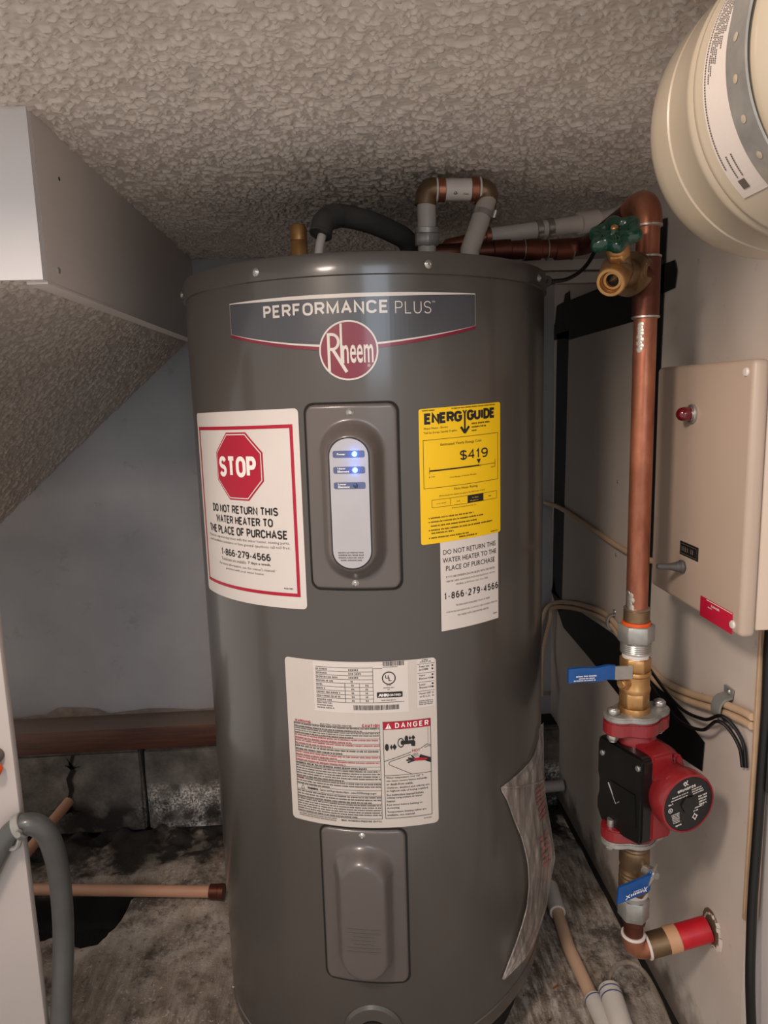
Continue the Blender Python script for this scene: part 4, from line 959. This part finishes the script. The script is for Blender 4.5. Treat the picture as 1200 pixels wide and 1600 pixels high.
p.annulus(.0075, -.0225, .0024, .0036, 18); p.rect(.0030, -.0232, .0055, -.0218); p.rect(.0095, -.0232, .0125, -.0218); p.rect(.0066, -.0280, .0082, -.0250); p.rect(.0068, -.0200, .0084, -.0172)
p.done('plate_print', 'white_ink', dk)
ea = Vector((.313, -.950, 0)); en = Vector((-.950, -.313, 0)); Q = Vector((.346, .9335, 0))
def cbox(name, poly, off, th, m, bev=.0025): return obj(name, MB().prism(poly, Q+en*off, ea, (0, 0, 1), -en, th, bev), m, pu, smooth=40)
red = [(.002, .615), (.060, .627), (.0915, .622), (.0935, .612), (.0935, .502), (.088, .498), (.05, .482), (.002, .486)]
blk = [(.0, .606), (.003, .6165), (.02, .6185), (.0875, .6215), (.0925, .617), (.0925, .505), (.090, .4975), (.070, .493), (.030, .4845), (.010, .490), (.0, .506), (.0, .522), (.0035, .532), (.0035, .552), (.0, .562)]
cbox('terminal_box', red, -.014, .034, 'pump_red')
cv = cbox('control_cover', blk, .003, .019, 'pump_black', .003)
for a, z in ((.084, .606), (.012, .594)): obj('cover_screw', MB().lathe([(.0042, 0), (.0040, .0018), (.0030, .0026), (.0001, .0026)], Q+ea*a+Vector((0, 0, z))+en*.0028, en, 14), 'steel', cv)
obj('selector_slot', MB().tube([Q+ea*.026+Vector((0, 0, .556))+en*.0035, Q+ea*.043+Vector((0, 0, .533))+en*.0035, Q+ea*.050+Vector((0, 0, .540))+en*.0035], .0011, 8), 'galv', cv)
obj('recess', MB().prism([(.030, .562), (.080, .566), (.084, .520), (.048, .512)], Q+en*.0030, ea, (0, 0, 1), en, .0012, .0005), 'pump_black', cv)
# ================================================================== LOWER BALL VALVE, UNION, RETURN TO THE WALL
LX = .392
bl_ = thing('ball_valve', (LX, PY, .385), 'lower brass ball valve with a tilted blue lever under the pump', 'valve')
mb = MB().lathe([(.0205, .398), (.0212, .404)]+[(.0208-(i % 2)*.0012, .406+i*.003) for i in range(6)]+[(.0195, .425), (.0210, .430), (.0210, .448)]+[(.0210-(i % 2)*.0012, .450+i*.0026) for i in range(6)]+[(.020, .469)], (LX, PY, 0), n=32)
mb.hexa((LX, PY, .384), (LX, PY, .402), .0215, .0015, .2)
obj('body', mb, 'brass_dull', bl_)
s2 = Vector((.42, -.90, .1)).normalized(); S2 = Vector((LX, PY, .428))
obj('stem', MB().cyl(S2+s2*.014, S2+s2*.030, .0080).hexa(S2+s2*.030, S2+s2*.037, .0090).cyl(S2+s2*.036, S2+s2*.041, .0048), 'steel', bl_)
obj('thread_tape', MB().lathe([(.0175, .3800), (.0205, .3815), (.0185, .3830), (.0200, .3850), (.0180, .3870)], (LX, PY, 0), n=28), 'pvc_white', bl_, label='white thread tape')
e0 = S2+s2*.033
lp = [(e0.x+.001, e0.y-.001, e0.z+.010), (e0.x-.004, e0.y-.006, e0.z-.004), (.3985, .8715, .4225), (.376, .868, .4165), (.3525, .866, .4095)]
lv = lever(smooth_path(lp[1:], 5), (.10, .05, 1), .0245, 'blue', bl_, 'lever_sleeve', .004)
lever([lp[0], (e0.x-.002, e0.y-.003, e0.z+.002), (e0.x-.006, e0.y-.007, e0.z-.008)], (.6, .3, .6), .014, 'steel', bl_, 'lever_bar')
lc = Vector((.3755, .8635, .4155)); lu = Vector((.046, .004, .0135)).normalized()
pr = Print(lambda u, v, off: tuple(lc+lu*u+Vector((.10, .05, 1)).normalized()*v+Vector((.1, -1, 0)).normalized()*(off+.0005)), .0006)
pr.line((-.0145, -.0045), (-.0090, .0020), .0012); pr.line((-.0145, .0015), (-.0085, -.0030), .0012)
pr.small(-.0070, -.0022, .0120, .0012); pr.small(-.0030, .0020, .0100, .0036); pr.line((.0125, .004), (.0165, -.004), .0012); pr.line((.0125, -.003), (.0170, .003), .0012)
pr.done('lever_print', 'white_ink', lv)
rp_ = thing('return_pipe', (.394, PY, .28), 'copper elbow and red sleeved pipe running into the wall hole', 'pipe')
obj('union_nut', MB().hexa((LX+.001, PY, .343), (LX+.001, PY, .374), .0225, .0015, .2).lathe([(.0175, .3735), (.0190, .3745), (.0185, .3795), (.0160, .3805)], (LX+.001, PY, 0), n=26), 'galv', rp_, label='zinc hex union nut')
obj('sweat_adapter', MB().cyl((.394, PY, .333), (.394, PY, .344), .0165, n=26, bev=.001), 'copper_dark', rp_)
obj('pipe', MB().cyl((.394, PY, .300), (.394, PY, .336), .0138, n=26), 'copper_dark', rp_)
obj('elbow', MB().tube(bend((.394, PY, .3130), (.394, PY, .288), (.420, PY, .2915), .020, 10), .0160, 24), 'copper', rp_)
obj('solder_ring', MB().ring((.394, PY, .3105), (.394, PY, .3145), .0172, .0135), 'pvc_white', rp_); obj('solder_ring', MB().ring((.414, PY, .2905), (.418, PY, .2912), .0185, .0135), 'pvc_white', rp_)
rr_ = lambda x: .2905+(x-.414)*.24
obj('coupling', MB().cyl((.416, PY, rr_(.416)), (.446, PY, rr_(.446)), .0178, n=28, bev=.001), 'brass_dull', rp_)
obj('end_wrap', MB().cyl((.444, PY, rr_(.444)), (.462, PY, rr_(.462)), .0190, n=28, bev=.0012), 'peach', rp_, label='peach coloured tape wrap')
obj('sleeve', MB().cyl((.461, PY, rr_(.461)), (.506, PY, rr_(.506)), .0180, n=28), 'red_sleeve', rp_, label='bright red sleeve')
mb = MB(); n = 26; hc = (XW, .905, .314); ro = [.0215+.002*random.random()+(.0065*random.random()+.002 if (k < 7 or k > 22) else 0) for k in range(n)]
for k in range(n):
    t0, t1 = 2*math.pi*k/n, 2*math.pi*(k+1)/n; a, b = ro[k], ro[(k+1) % n]
    P4 = [(XW-.0004, hc[1]-.019*math.cos(t0), hc[2]+.020*math.sin(t0)), (XW-.0004, hc[1]-.019*math.cos(t1), hc[2]+.020*math.sin(t1)), (XW-.003, hc[1]-.88*a*math.cos(t1), hc[2]+a*math.sin(t1)), (XW-.003, hc[1]-.88*a*math.cos(t0), hc[2]+a*math.sin(t0)), (XW-.0002, hc[1]-b*1.05*math.cos(t1), hc[2]+b*1.06*math.sin(t1)), (XW-.0002, hc[1]-b*1.05*math.cos(t0), hc[2]+b*1.06*math.sin(t0))]
    mb.add(P4, [(0, 1, 2, 3), (3, 2, 4, 5)])
obj('torn_hole', mb, 'plaster', bpy.data.objects['wall_right'], smooth=None, label='ragged plaster hole around the red pipe')
obj('wall_hole', MB().prism([(.023*math.cos(2*math.pi*k/18)*(1+.1*random.random()), .025*math.sin(2*math.pi*k/18)*(1+.15*random.random())) for k in range(18)], (XW-.0002, .907, .3155), (0, 1, 0), (0, 0, 1), (-1, 0, 0), .0006), 'hole_brown', bpy.data.objects['wall_right'], smooth=None)
# ================================================================== BEIGE ELECTRICAL BOX
bx = thing('electrical_box', (.48, .893, .812), 'beige electrical box with a red lamp and toggle switch on the right wall', 'electrical box')
obj('enclosure', MB().box((.490, .893, .970), (.040, .236, .308), bev=.004), 'boxlid', bx)
obj('lid', MB().box((.4595, .893, .970), (.019, .246, .320), bev=.0065, seg=3), 'box', bx)
for y, z in ((.782, .822), (.781, 1.116)): obj('lid_screw', MB().lathe([(.0052, -.001), (.0052, .001), (.0040, .0026), (.0001, .003)], (.4500, y+.004, z), (-1, 0, 0), 18), 'pvc_white', bx)
lm = obj('pilot_lamp', MB().ring((.450, .905, 1.067), (.446, .905, 1.067), .0125, .0085).hexa((.4475, .905, 1.067), (.4445, .905, 1.067), .0105), 'steel', bx)
obj('lens', MB().lathe([(.0088, 0), (.0094, .004), (.0092, .009), (.0075, .0138), (.004, .0165), (.0001, .0172)], (.4455, .905, 1.067), (-1, 0, 0), 28), 'red_lens', lm, label='dark red lamp lens')
tg = obj('toggle_switch', MB().hexa((.450, .914, .862), (.4445, .914, .862), .0098).lathe([(.0075, 0), (.0070, .004), (.0060, .006)], (.4445, .914, .862), (-1, 0, 0), 20), 'boot', bx)
obj('rubber_boot', MB().lathe([(.0062, 0), (.0050, .006), (.0044, .010), (.0044, .020), (.0036, .025), (.0001, .027)], (.4390, .914, .862), (-1, .05, .06), 20), 'boot', tg)
lb = obj('switch_label', MB().box((.4497, .900, .8865), (.0012, .050, .0185), bev=.0004), 'ink', bx)
pr = Print(lambda u, v, off: (.4491-off, .900-u, .8865+v), .0003); pr.frame(-.0225, -.0070, .0225, .0070, .0008); pr.small(-.019, -.0035, .019, .0038); pr.done('label_print', 'ink_grey', lb)
rl = obj('danger_label', MB().box((.4497, .8255, .8225), (.0010, .077, .0265), bev=.0003), 'red_label', bx, label='small red warning label')
pr = Print(lambda u, v, off: (.4492-off, .8255-u, .8245+v), .0003); pr.rect(-.022, .0098, .0385, .0108); pr.text('DANGER', -.010, .0040, .010, .0070, .03, 1); pr.small(-.018, .0010, -.008, .0026); pr.done('label_print', 'white_ink', rl)
# ================================================================== EXPANSION TANK AND STRAP
tk = thing('expansion_tank', (.357, .48, 1.19), 'ivory expansion tank strapped under the ceiling beside the copper elbow', 'tank')
TX, TZ, TR = .349, 1.302, .1015
pf = [(.0001, .648), (.030, .645), (.060, .634), (.082, .616), (.096, .598), (.1005, .586), (.1015, .575), (.1015, .5565), (.1004, .5555), (.1004, .5525), (.1015, .5515), (.1015, .5265), (.1030, .523), (.1030, .519), (.1012, .516), (.1030, .513), (.1030, .509), (.1010, .506), (.1010, .452), (.0995, .447), (.0985, .443), (.093, .430), (.078, .412), (.055, .400), (.030, .394), (.0001, .392)]
pf = [(r, -h) for r, h in pf]
obj('shell', MB().lathe([(r, h) for r, h in pf], (TX, 0, TZ), (0, -1, 0), 96), 'tank', tk, smooth=45)
tmap = lambda u, v, off: (TX-(.1010+off)*math.cos(u/.101), v, TZ+(.1010+off)*math.sin(u/.101))
t = Print(tmap, .0004)
t.convex([(-.083, .503), (-.083, .468), (.083, .468), (.083, .503)])
lab = t.done('label', 'paper', tk, label='curved white tank label')
g2 = Print(tmap, .0008)
for i in range(7):
    v = .4960-i*.0026; a = -.002+i*.004; u = .078-i*.001
    while u > a:
        for _ in range(random.randint(3, 8)): g2.raw([(u, v), (u-.0008, v), (u-.0008, v-.0013), (u, v-.0013)], [(0, 1, 2, 3)]); u -= .0013
        u -= .001
u = .074
while u > -.060: g2.raw([(u, .5005), (u-.0010, .5005), (u-.0010, .4990), (u, .4990)], [(0, 1, 2, 3)]); u -= .0017
for i in range(2):
    u = -.052
    while u > -.068: g2.raw([(u, .494-i*.006), (u-.0009, .494-i*.006), (u-.0009, .4925-i*.006), (u, .4925-i*.006)], [(0, 1, 2, 3)]); u -= .0015
g2.rect(-.0770, .4880, -.0700, .4955)
g2.done('label_print', 'ink_grey', lab)
hs = thing('hanging_strap', (TX, .467, 1.2), 'perforated grey steel strap holding the ivory tank to the ceiling', 'strap')
sp = [(.272, .458, 1.426), (.258, .458, 1.38)]; sn = [(-1, 0, .1), (-1, 0, .1)]
for k in range(0, 61):
    a = math.pi-R_(12)+k*R_(204)/60; c, s_ = math.cos(a), math.sin(a); sp.append((TX+(TR+.0012)*c, .458, TZ+(TR+.0012)*s_)); sn.append((c, 0, s_))
sp += [(TX+.098, .458, 1.39), (TX+.092, .458, 1.426)]; sn += [(1, 0, .1), (1, 0, .1)]
obj('band', MB().ribbon(sp, (0, 1, 0), .0215, .0016, lambda i: sn[i]), 'galv', hs, smooth=40)
mb = MB()
for k in range(-4, 8):
    if k < 0: p0 = Vector((.2690-.0030*(k+4), .458, 1.416-.017*(k+4))); nn = Vector((-1, 0, .15))
    else:
        a = math.pi-R_(4)+k*R_(13); nn = Vector((math.cos(a), 0, math.sin(a))); p0 = Vector((TX, .458, TZ))+nn*(TR+.0012)
    mb.lathe([(.0026, .0017), (.0001, .0019)], p0+nn*.0002, nn, 12)
obj('punched_holes', mb, 'tank', hs, smooth=None, kind='stuff')
# ================================================================== PIPES ON TOP OF THE HEATER
ul = thing('pipe_loop', (.175, 1.08, 1.262), 'white pipe loop with two bronze elbows standing on the heater top', 'pipe')
EL, ER, Y0 = Vector((.130, 1.085, 1.393)), Vector((.2215, 1.085, 1.391)), 1.085
obj('left_leg', MB().cyl((.130, 1.095, 1.262), (.130, 1.085, 1.385), .0135, n=24), 'pipe_grey', ul)
obj('right_leg', MB().tube([(.186, 1.06, 1.262), (.1885, 1.062, 1.305), (.2185, 1.083, 1.378)], .0138, 24), 'pipe_grey', ul)
for E, s_ in ((EL, 1), (ER, -1)):
    mb = MB().tube(bend(E+Vector((-.002*s_ if s_ > 0 else -.006, 0, -.020)), E+Vector((0, 0, .002)), E+Vector((.020*s_, 0, .002)), .014, 8), .0158, 24)
    obj('elbow', mb, 'brass_dull', ul, label='bronze elbow fitting')
for x in (.1515, .200): obj('crimp_ring', MB().cyl((x-.0055, Y0, 1.394), (x+.0055, Y0, 1.394), .0165, n=26, bev=.0008), 'copper', ul, label='copper crimp ring')
for x in (.1445, .2075): obj('pipe_end', MB().cyl((x-.0012, Y0, 1.394), (x+.0012, Y0, 1.394), .0168, n=26), 'pvc_white', ul)
br = obj('bridge', MB().cyl((.146, Y0, 1.394), (.206, Y0, 1.394), .0152, n=28), 'pvc_white', ul, label='white bridge pipe with small print')
pr = Print(lambda u, v, off: (u, Y0-(.0154+off)*math.cos(v/.0152), 1.394+(.0154+off)*math.sin(v/.0152)), .0002)
pr.annulus(.1705, -.0085, .0012, .0022, 14); pr.line((.1675, -.0095), (.1735, -.0095), .0008); pr.text('Can.', .1815, -.0110, .1905, -.0085, .02, 1); pr.done('pipe_print', 'ink_grey', br)
obj('collar', MB().hexa((.130, 1.0935, 1.318), (.130, 1.0905, 1.336), .0195).ring((.130, 1.0905, 1.336), (.130, 1.089, 1.344), .0178, .0135), 'galv', ul)
obj('clamp', MB().ring((.2090, 1.0765, 1.352), (.2118, 1.0785, 1.360), .0158, .0135).cyl((.2245, 1.068, 1.350), (.2275, 1.067, 1.360), .0032), 'steel', ul)
px_ = thing('supply_pipe', (.33, 1.2, 1.34), 'straight white plastic pipe with two clamps crossing behind the green handle', 'pipe')
cl = [(.246, 1.20, 1.3525), (.335, 1.20, 1.3625), (.404, 1.20, 1.3715), (.442, 1.215, 1.381), (.478, 1.235, 1.394), (.508, 1.25, 1.408)]
obj('tube', MB().tube(smooth_path(cl, 5), .0132, 20), 'pvc_white', px_)
obj('copper_stub', MB().tube([(.160, 1.235, 1.262), (.165, 1.232, 1.325), (.180, 1.220, 1.343), (.247, 1.20, 1.3527)], .0112, 18).ring((.238, 1.2, 1.3517), (.247, 1.2, 1.3527), .0150, .011), 'copper', px_, label='copper stub end')
for x in (.322, .340): obj('clamp', MB().ring((x, 1.2, 1.3620-(.331-x)*.115), (x+.010, 1.2, 1.3632-(.331-x)*.115), .0152, .0130).cyl((x+.002, 1.187, 1.350), (x+.010, 1.187, 1.351), .003), 'steel', px_)
obj('socket', MB().tube([(.392, 1.198, 1.370), (.424, 1.206, 1.376)], .0172, 24), 'pvc_white', px_)
fc = thing('flexible_conduit', (.03, 1.13, 1.27), 'dark foam sleeved conduit with a white cable on the heater top', 'conduit')
fp = smooth_path([(-.026, 1.096, 1.338), (-.018, 1.104, 1.359), (.006, 1.125, 1.370), (.045, 1.145, 1.366), (.085, 1.175, 1.357), (.112, 1.200, 1.345), (.118, 1.215, 1.31), (.118, 1.215, 1.264)], 8)
obj('sleeve', MB().tube(fp[:], .0165, 20), 'foam', fc)
obj('sleeve_end', MB().ring(fp[0]-(fp[1]-fp[0]).normalized()*.0015, fp[0]+(fp[1]-fp[0]).normalized()*.002, .0172, .0135), 'conduit', fc)
obj('sleeve_mouth', MB().lathe([(.0138, -.0006), (.0001, -.0004)], fp[0], fp[0]-fp[1], 20), 'dark_gap', fc)
obj('coupling', MB().tube(fp[9:15], .0176, 20), 'conduit', fc, label='grey collar on the sleeve')
obj('cable', MB().tube(smooth_path([(-.022, 1.100, 1.342), (-.027, 1.096, 1.325), (-.030, 1.095, 1.306), (-.030, 1.095, 1.290)], 5), .0065, 14), 'pvc_white', fc, label='white cable')
obj('cable_clamp', MB().lathe([(.012, 1.262), (.012, 1.290), (.0085, 1.294), (.0085, 1.300)], (-.030, 1.095, 0), n=20).box((-.030, 1.083, 1.297), (.030, .006, .008), bev=.002).cyl((-.042, 1.081, 1.297), (-.042, 1.076, 1.297), .004).cyl((-.018, 1.081, 1.297), (-.018, 1.076, 1.297), .004), 'steel', fc)
solo('relief_fitting', MB().hexa((-.058, 1.10, 1.262), (-.058, 1.10, 1.330), .0138).lathe([(.0120, 1.330), (.0125, 1.345), (.010, 1.352), (.0001, 1.353)], (-.058, 1.10, 0), n=18), 'brass', 'brown brass fitting standing at the back left of the heater top', 'fitting')
gw = thing('ground_wire', (.29, 1.05, 1.25), 'thin black ground wire with ring lug at the heater rim', 'wire')
obj('wire', MB().tube(smooth_path([(.350, 1.200, 1.2805), (.372, 1.200, 1.2825), (.395, 1.202, 1.294), (.413, 1.208, 1.311), (.428, 1.215, 1.335)], 6), .0033, 10), 'black_cable', gw)
lgn = Vector((-.30, -.95, 0)).normalized(); lgc = Vector((.3385, 1.195, 1.2795))
obj('ring_lug', MB().ring(lgc-lgn*.001, lgc+lgn*.0015, .0092, .0035).box(lgc+Vector((.008, .002, 0)), (.014, .004, .008), bev=.001).cyl((.316, 1.205, 1.271), (.334, 1.197, 1.278), .004), 'black', gw)
# ================================================================== CABLES ON THE RIGHT WALL
cb = [(.455, 1.66, .36), (.470, 1.70, .46), (.488, 1.700, .545), (.495, 1.672, .578), (.500, 1.562, .613), (.501, 1.415, .645), (.501, 1.308, .657), (.501, 1.229, .642), (.501, 1.150, .630), (.501, 1.070, .626), (.501, .99, .640), (.500, .905, .664), (.502, .850, .676), (.503, .8235, .679)]
for dz, lab in ((.006, 'upper of two flat tan cables looping across the right wall'), (-.006, 'lower of two flat tan cables looping across the right wall')):
    pts = smooth_path([(x-(dz if i < 3 else 0), y-(abs(dz)*2.2 if dz < 0 and i < 3 else 0), z+dz) for i, (x, y, z) in enumerate(cb)], 7)
    solo('electrical_cable', MB().tube(pts, .0052, 12), 'tan_cable', lab, 'cable')
def clampo(y, z, big, lab):
    t_ = thing('cable_clamp', (XW, y, z), lab, 'clamp'); r = .0155 if big else .0125; w_2 = .021 if big else .010
    pts = [(XW-.001, y, z+.030*r/.0155), (XW-.003, y, z+r*1.1)]+[(XW-.009-r*.62*math.sin(a), y, z+r*math.cos(a)) for a in [math.pi*k/10 for k in range(11)]]+[(XW-.003, y, z-r*1.1), (XW-.001, y, z-.026*r/.0155)]
    obj('strap', MB().ribbon(pts, (0, 1, 0), w_2, .0030, lambda i: (-1, 0, 0) if i in (0, len(pts)-1) else Vector((pts[i][0]-(XW-.006), 0, pts[i][2]-z))), 'clamp_grey', t_, smooth=50)
    obj('screw', MB().dome((XW-.003, y-.001, z+.025*r/.0155), (-1, 0, 0), .0042, .003), 'steel', t_)
    if big: obj('screw', MB().dome((XW-.003, y-.001, z-.023), (-1, 0, 0), .0038, .003), 'steel', t_)
clampo(.888, .667, True, 'large grey cable clamp screwed to the wall below the beige box')
clampo(1.300, .657, False, 'small grey cable clamp just left of the union nut')
for k, (pts, lab) in enumerate((([(.489, 1.17, .662), (.488, 1.081, .640), (.488, .990, .625), (.488, .914, .640), (.4885, .874, .664), (.496, .858, .660), (.504, .842, .640), (.505, .834, .610)], 'upper thin black wire drooping below the tan cables'), ([(.488, 1.19, .644), (.487, 1.090, .619), (.487, .995, .604), (.487, .918, .622), (.4885, .882, .652), (.496, .866, .650), (.504, .850, .630), (.505, .842, .606)], 'lower thin black wire drooping below the tan cables'))):
    solo('drooping_wire', MB().tube(smooth_path(pts, 7), .0025, 10), 'black_cable', lab, 'wire')
solo('single_cable', MB().tube(smooth_path([(.480, 1.690, .835), (.499, 1.60, .829), (.5005, 1.246, .811), (.5005, 1.10, .822), (.498, 1.012, .835)], 6), .0052, 12), 'tan_cable', 'single tan cable slanting from behind the heater to the beige box', 'cable')
solo('hanging_wire', MB().tube(smooth_path([(.395, 1.60, .54), (.415, 1.635, .43), (.425, 1.66, .30), (.415, 1.64, .20), (.43, 1.62, .09)], 7), .0045, 10), 'black_cable', 'dark wire hanging in the back corner behind the heater', 'wire')
solo('power_cord', MB().tube(smooth_path([(.505, .800, .815), (.512, .812, .77), (.514, .813, .70), (.513, .813, .615), (.511, .811, .52), (.507, .806, .43), (.504, .797, .34), (.506, .790, .264), (.508, .77, .15), (.51, .75, .07)], 7), .0062, 14), 'black_cable', 'thick black cord hanging from the beige box past the board edge', 'cord')
solo('junction_box', MB().box((.521, .805, .628), (.010, .040, .075), bev=.002), 'conduit', 'small dark grey box on the wall behind the black cord', 'box')
# ================================================================== FLOOR PIPES
pv = thing('drain_pipe', (.39, 1.15, ZF), 'tan plastic pipe with white coupling lying along the floor beside the right wall', 'pipe')
zf = ZF+.013
obj('pipe', MB().tube([(.398, 1.40, zf), (.389, 1.275, zf), (.381, 1.16, zf+.001), (.387, 1.01, zf+.003)], .0118, 20), 'pvc_cream', pv)
obj('coupling', MB().ring((.3945, 1.330, zf), (.3875, 1.252, zf+.001), .0160, .0118), 'pvc_white', pv, label='white pipe coupling')
obj('end_coupling', MB().ring((.3865, 1.045, zf+.003), (.390, .96, zf+.004), .0158, .0118), 'pvc_white', pv)
obj('blue_band', MB().ring((.3864, 1.042, zf+.003), (.3866, 1.0385, zf+.003), .0162, .0150), 'slate', pv)
ft = thing('pipe_stub', (.405, 1.0, ZF), 'white plastic pipe end with two blue bands on the floor', 'pipe')
a0, a1 = Vector((.412, 1.040, .098)), Vector((.404, .94, .090))
obj('pipe', MB().ring(a0, a1, .0185, .0150), 'pvc_white', ft)
for f in (.06, .17): obj('blue_band', MB().ring(a0+(a1-a0)*f, a0+(a1-a0)*(f+.035), .0189, .0175), 'slate', ft, label='blue band')
mb = MB()
for k in range(46):
    a = random.uniform(0, 6.28); r = random.uniform(0, .011); c = a0+Vector((r*math.cos(a), random.uniform(-.006, .012), r*math.sin(a)+.003))
    mb.tube([c, c+Vector([random.uniform(-.006, .006) for _ in range(3)]), c+Vector([random.uniform(-.010, .010) for _ in range(3)])], .0009, 5)
obj('lint_wad', mb, 'ink_grey', ft, kind='stuff', smooth=None)
solo('clear_tube', MB().tube(smooth_path([(.410, 1.035, .102), (.425, 1.068, .100), (.450, 1.098, .090), (.478, 1.108, .082), (.496, 1.088, .076), (.499, 1.042, .072), (.495, .99, .070), (.49, .93, .070)], 8), .0042, 12), 'clear', 'clear plastic tube arching over the floor near the wall foot', 'tube')
# left side
dp = thing('discharge_pipe', (-.5, 1.4, ZF), 'tan plastic pipe lying across the floor from the heater to the left', 'pipe')
obj('pipe', MB().tube([(-.76, 1.423, .078), (-.315, 1.374, .078)], .0118, 20), 'pvc_tan', dp)
obj('brass_end', MB().ring((-.322, 1.3750, .078), (-.303, 1.3730, .078), .0152, .0115).cyl((-.303, 1.3730, .078), (-.292, 1.3718, .078), .0160), 'copper_dark', dp, label='dark copper end fitting')
solo('slanting_pipe', MB().tube([(-.712, 1.655, .140), (-.775, 1.475, .085)], .0125, 18), 'pvc_tan', 'short tan pipe slanting out of the cracked foundation block', 'pipe')
hz = thing('grey_hose', (-.42, .86, .1), 'grey hose looping over the edge of the white wall leaf', 'hose')
hp = smooth_path([(-.690, .850, .080), (-.625, .850, .250), (-.560, .850, .380), (-.500, .850, .470), (-.468, .850, .528), (-.444, .850, .566), (-.420, .853, .577), (-.404, .862, .556), (-.402, .878, .500), (-.4065, .888, .43), (-.411, .888, .37), (-.416, .878, .30), (-.421, .868, .23), (-.43, .86, .10)], 9)
obj('hose', MB().tube(hp, .0137, 20), 'conduit', hz)
i0 = 50; c = hp[i0]; t_ = (hp[i0+1]-hp[i0-1]).normalized()
obj('clip', MB().ring(c-t_*.005, c+t_*.005, .0162, .0137).tube(smooth_path([c+Vector((.004, -.012, -.010)), c+Vector((-.002, -.010, -.022)), c+Vector((-.012, -.006, -.026)), c+Vector((-.020, .0, -.022))], 4), .0035, 8).cyl(c+Vector((.006, -.016, .002)), c+Vector((.006, -.022, .002)), .004), 'galv', hz, label='metal hose clip')
kb = thing('wall_plug', (-.456, .863, .65), 'dark plug with an orange tip on the white wall leaf above the hose', 'plug')
obj('plug_body', MB().lathe([(.0095, 0), (.0095, .006), (.007, .010)], (-.4555, .8655, .667), (0, -1, 0), 18), 'ink_grey', kb)
obj('orange_tip', MB().lathe([(.0085, 0), (.0085, .008), (.006, .013), (.0001, .0145)], (-.4545, .857, .6535), (.1, -1, -.3), 18), 'orange', kb, label='orange tip')
# ================================================================== PLASTIC BAG TAPED TO THE HEATER
bl_pts = [(.3060, .5700), (.3037, .5588), (.2694, .5400), (.2120, .5340), (.1783, .5291), (.1928, .5046), (.2087, .4660), (.2308, .4228), (.2507, .3676), (.2560, .3251), (.2466, .2973), (.2256, .2716), (.2039, .2408), (.1818, .2100)]
br_pts = [(.3260, .5720, .005), (.3270, .5535, .006), (.3291, .5200, .006), (.3313, .4950, .007), (.3337, .4700, .009), (.3300, .4420, .012), (.3400, .4000, .016), (.3279, .3626, .023), (.3312, .3313, .025), (.3331, .2900, .019), (.3250, .2450, .015), (.3150, .2150, .006), (.2473, .2052, .004), (.1838, .2080, .003)]
def bagpos(s_, t_, lift=0.0):
    x = t_*(len(bl_pts)-1); i = min(int(x), len(bl_pts)-2); f = x-i; f = f*f*(3-2*f)*.4+f*.6
    a = [bl_pts[i][k]*(1-f)+bl_pts[i+1][k]*f for k in range(2)]; b = [br_pts[i][k]*(1-f)+br_pts[i+1][k]*f for k in range(3)]
    u = a[0]+(b[0]-a[0])*s_; v = a[1]+(b[1]-a[1])*s_; off = .003+(b[2]-.003)*s_**1.4
    off += .0013*math.sin(9*s_+14*t_)*math.sin(5*t_+2*s_)+.0008*math.sin(26*s_-17*t_)*math.sin(3+9*t_)+.0006*math.sin(51*s_+11*t_)*s_
    return on(u, v, max(.0015, off)+lift, fit=False)
nb_, mb_ = 34, 80; vs = [bagpos(i/nb_, j/mb_) for j in range(mb_+1) for i in range(nb_+1)]
fs = [(j*(nb_+1)+i, j*(nb_+1)+i+1, (j+1)*(nb_+1)+i+1, (j+1)*(nb_+1)+i) for j in range(mb_) for i in range(nb_)]
bagt = thing('plastic_bag', (HX+.25, HY-.15, .215), 'crumpled clear plastic bag with red print hanging on the heater side', 'bag')
obj('film', MB().add(vs, fs), 'bag', bagt, smooth=180)
obj('hem', MB().tube([bagpos(0, j/40, .001) for j in range(12, 41)], .0012, 6).tube([bagpos(i/10, .30, .001) for i in range(11)], .0012, 6), 'bag', bagt)
mb = MB()
for k in range(15):
    t0 = .34+k*.021; s0 = .58 if k < 7 else .46+.02*(k-7)
    a = [bagpos(s0+.30*q/5, t0-.030*q/5, .0012) for q in range(6)]; b = [bagpos(s0+.30*q/5, t0+.010-.030*q/5, .0012) for q in range(6)]
    if k in (7, 8): continue
    for q in range(5):
        if random.random() < .15: continue
        mb.add([a[q], a[q+1], b[q+1], b[q]], [(0, 1, 2, 3)])
obj('red_print', mb, mat('faded_red_print', '#a05a54', .6), bagt, smooth=None, kind='stuff')
solo('floor_grit', MB().box((.333, 1.085, ZF+.004), (.014, .004, .004), Matrix.Rotation(.6, 3, 'Z'), .001).box((.325, 1.065, ZF+.003), (.008, .005, .003), Matrix.Rotation(1.2, 3, 'Z'), .001), mat('rust_chip', '#8a4526', .7), 'rust brown chip on the floor near the heater foot', 'debris')
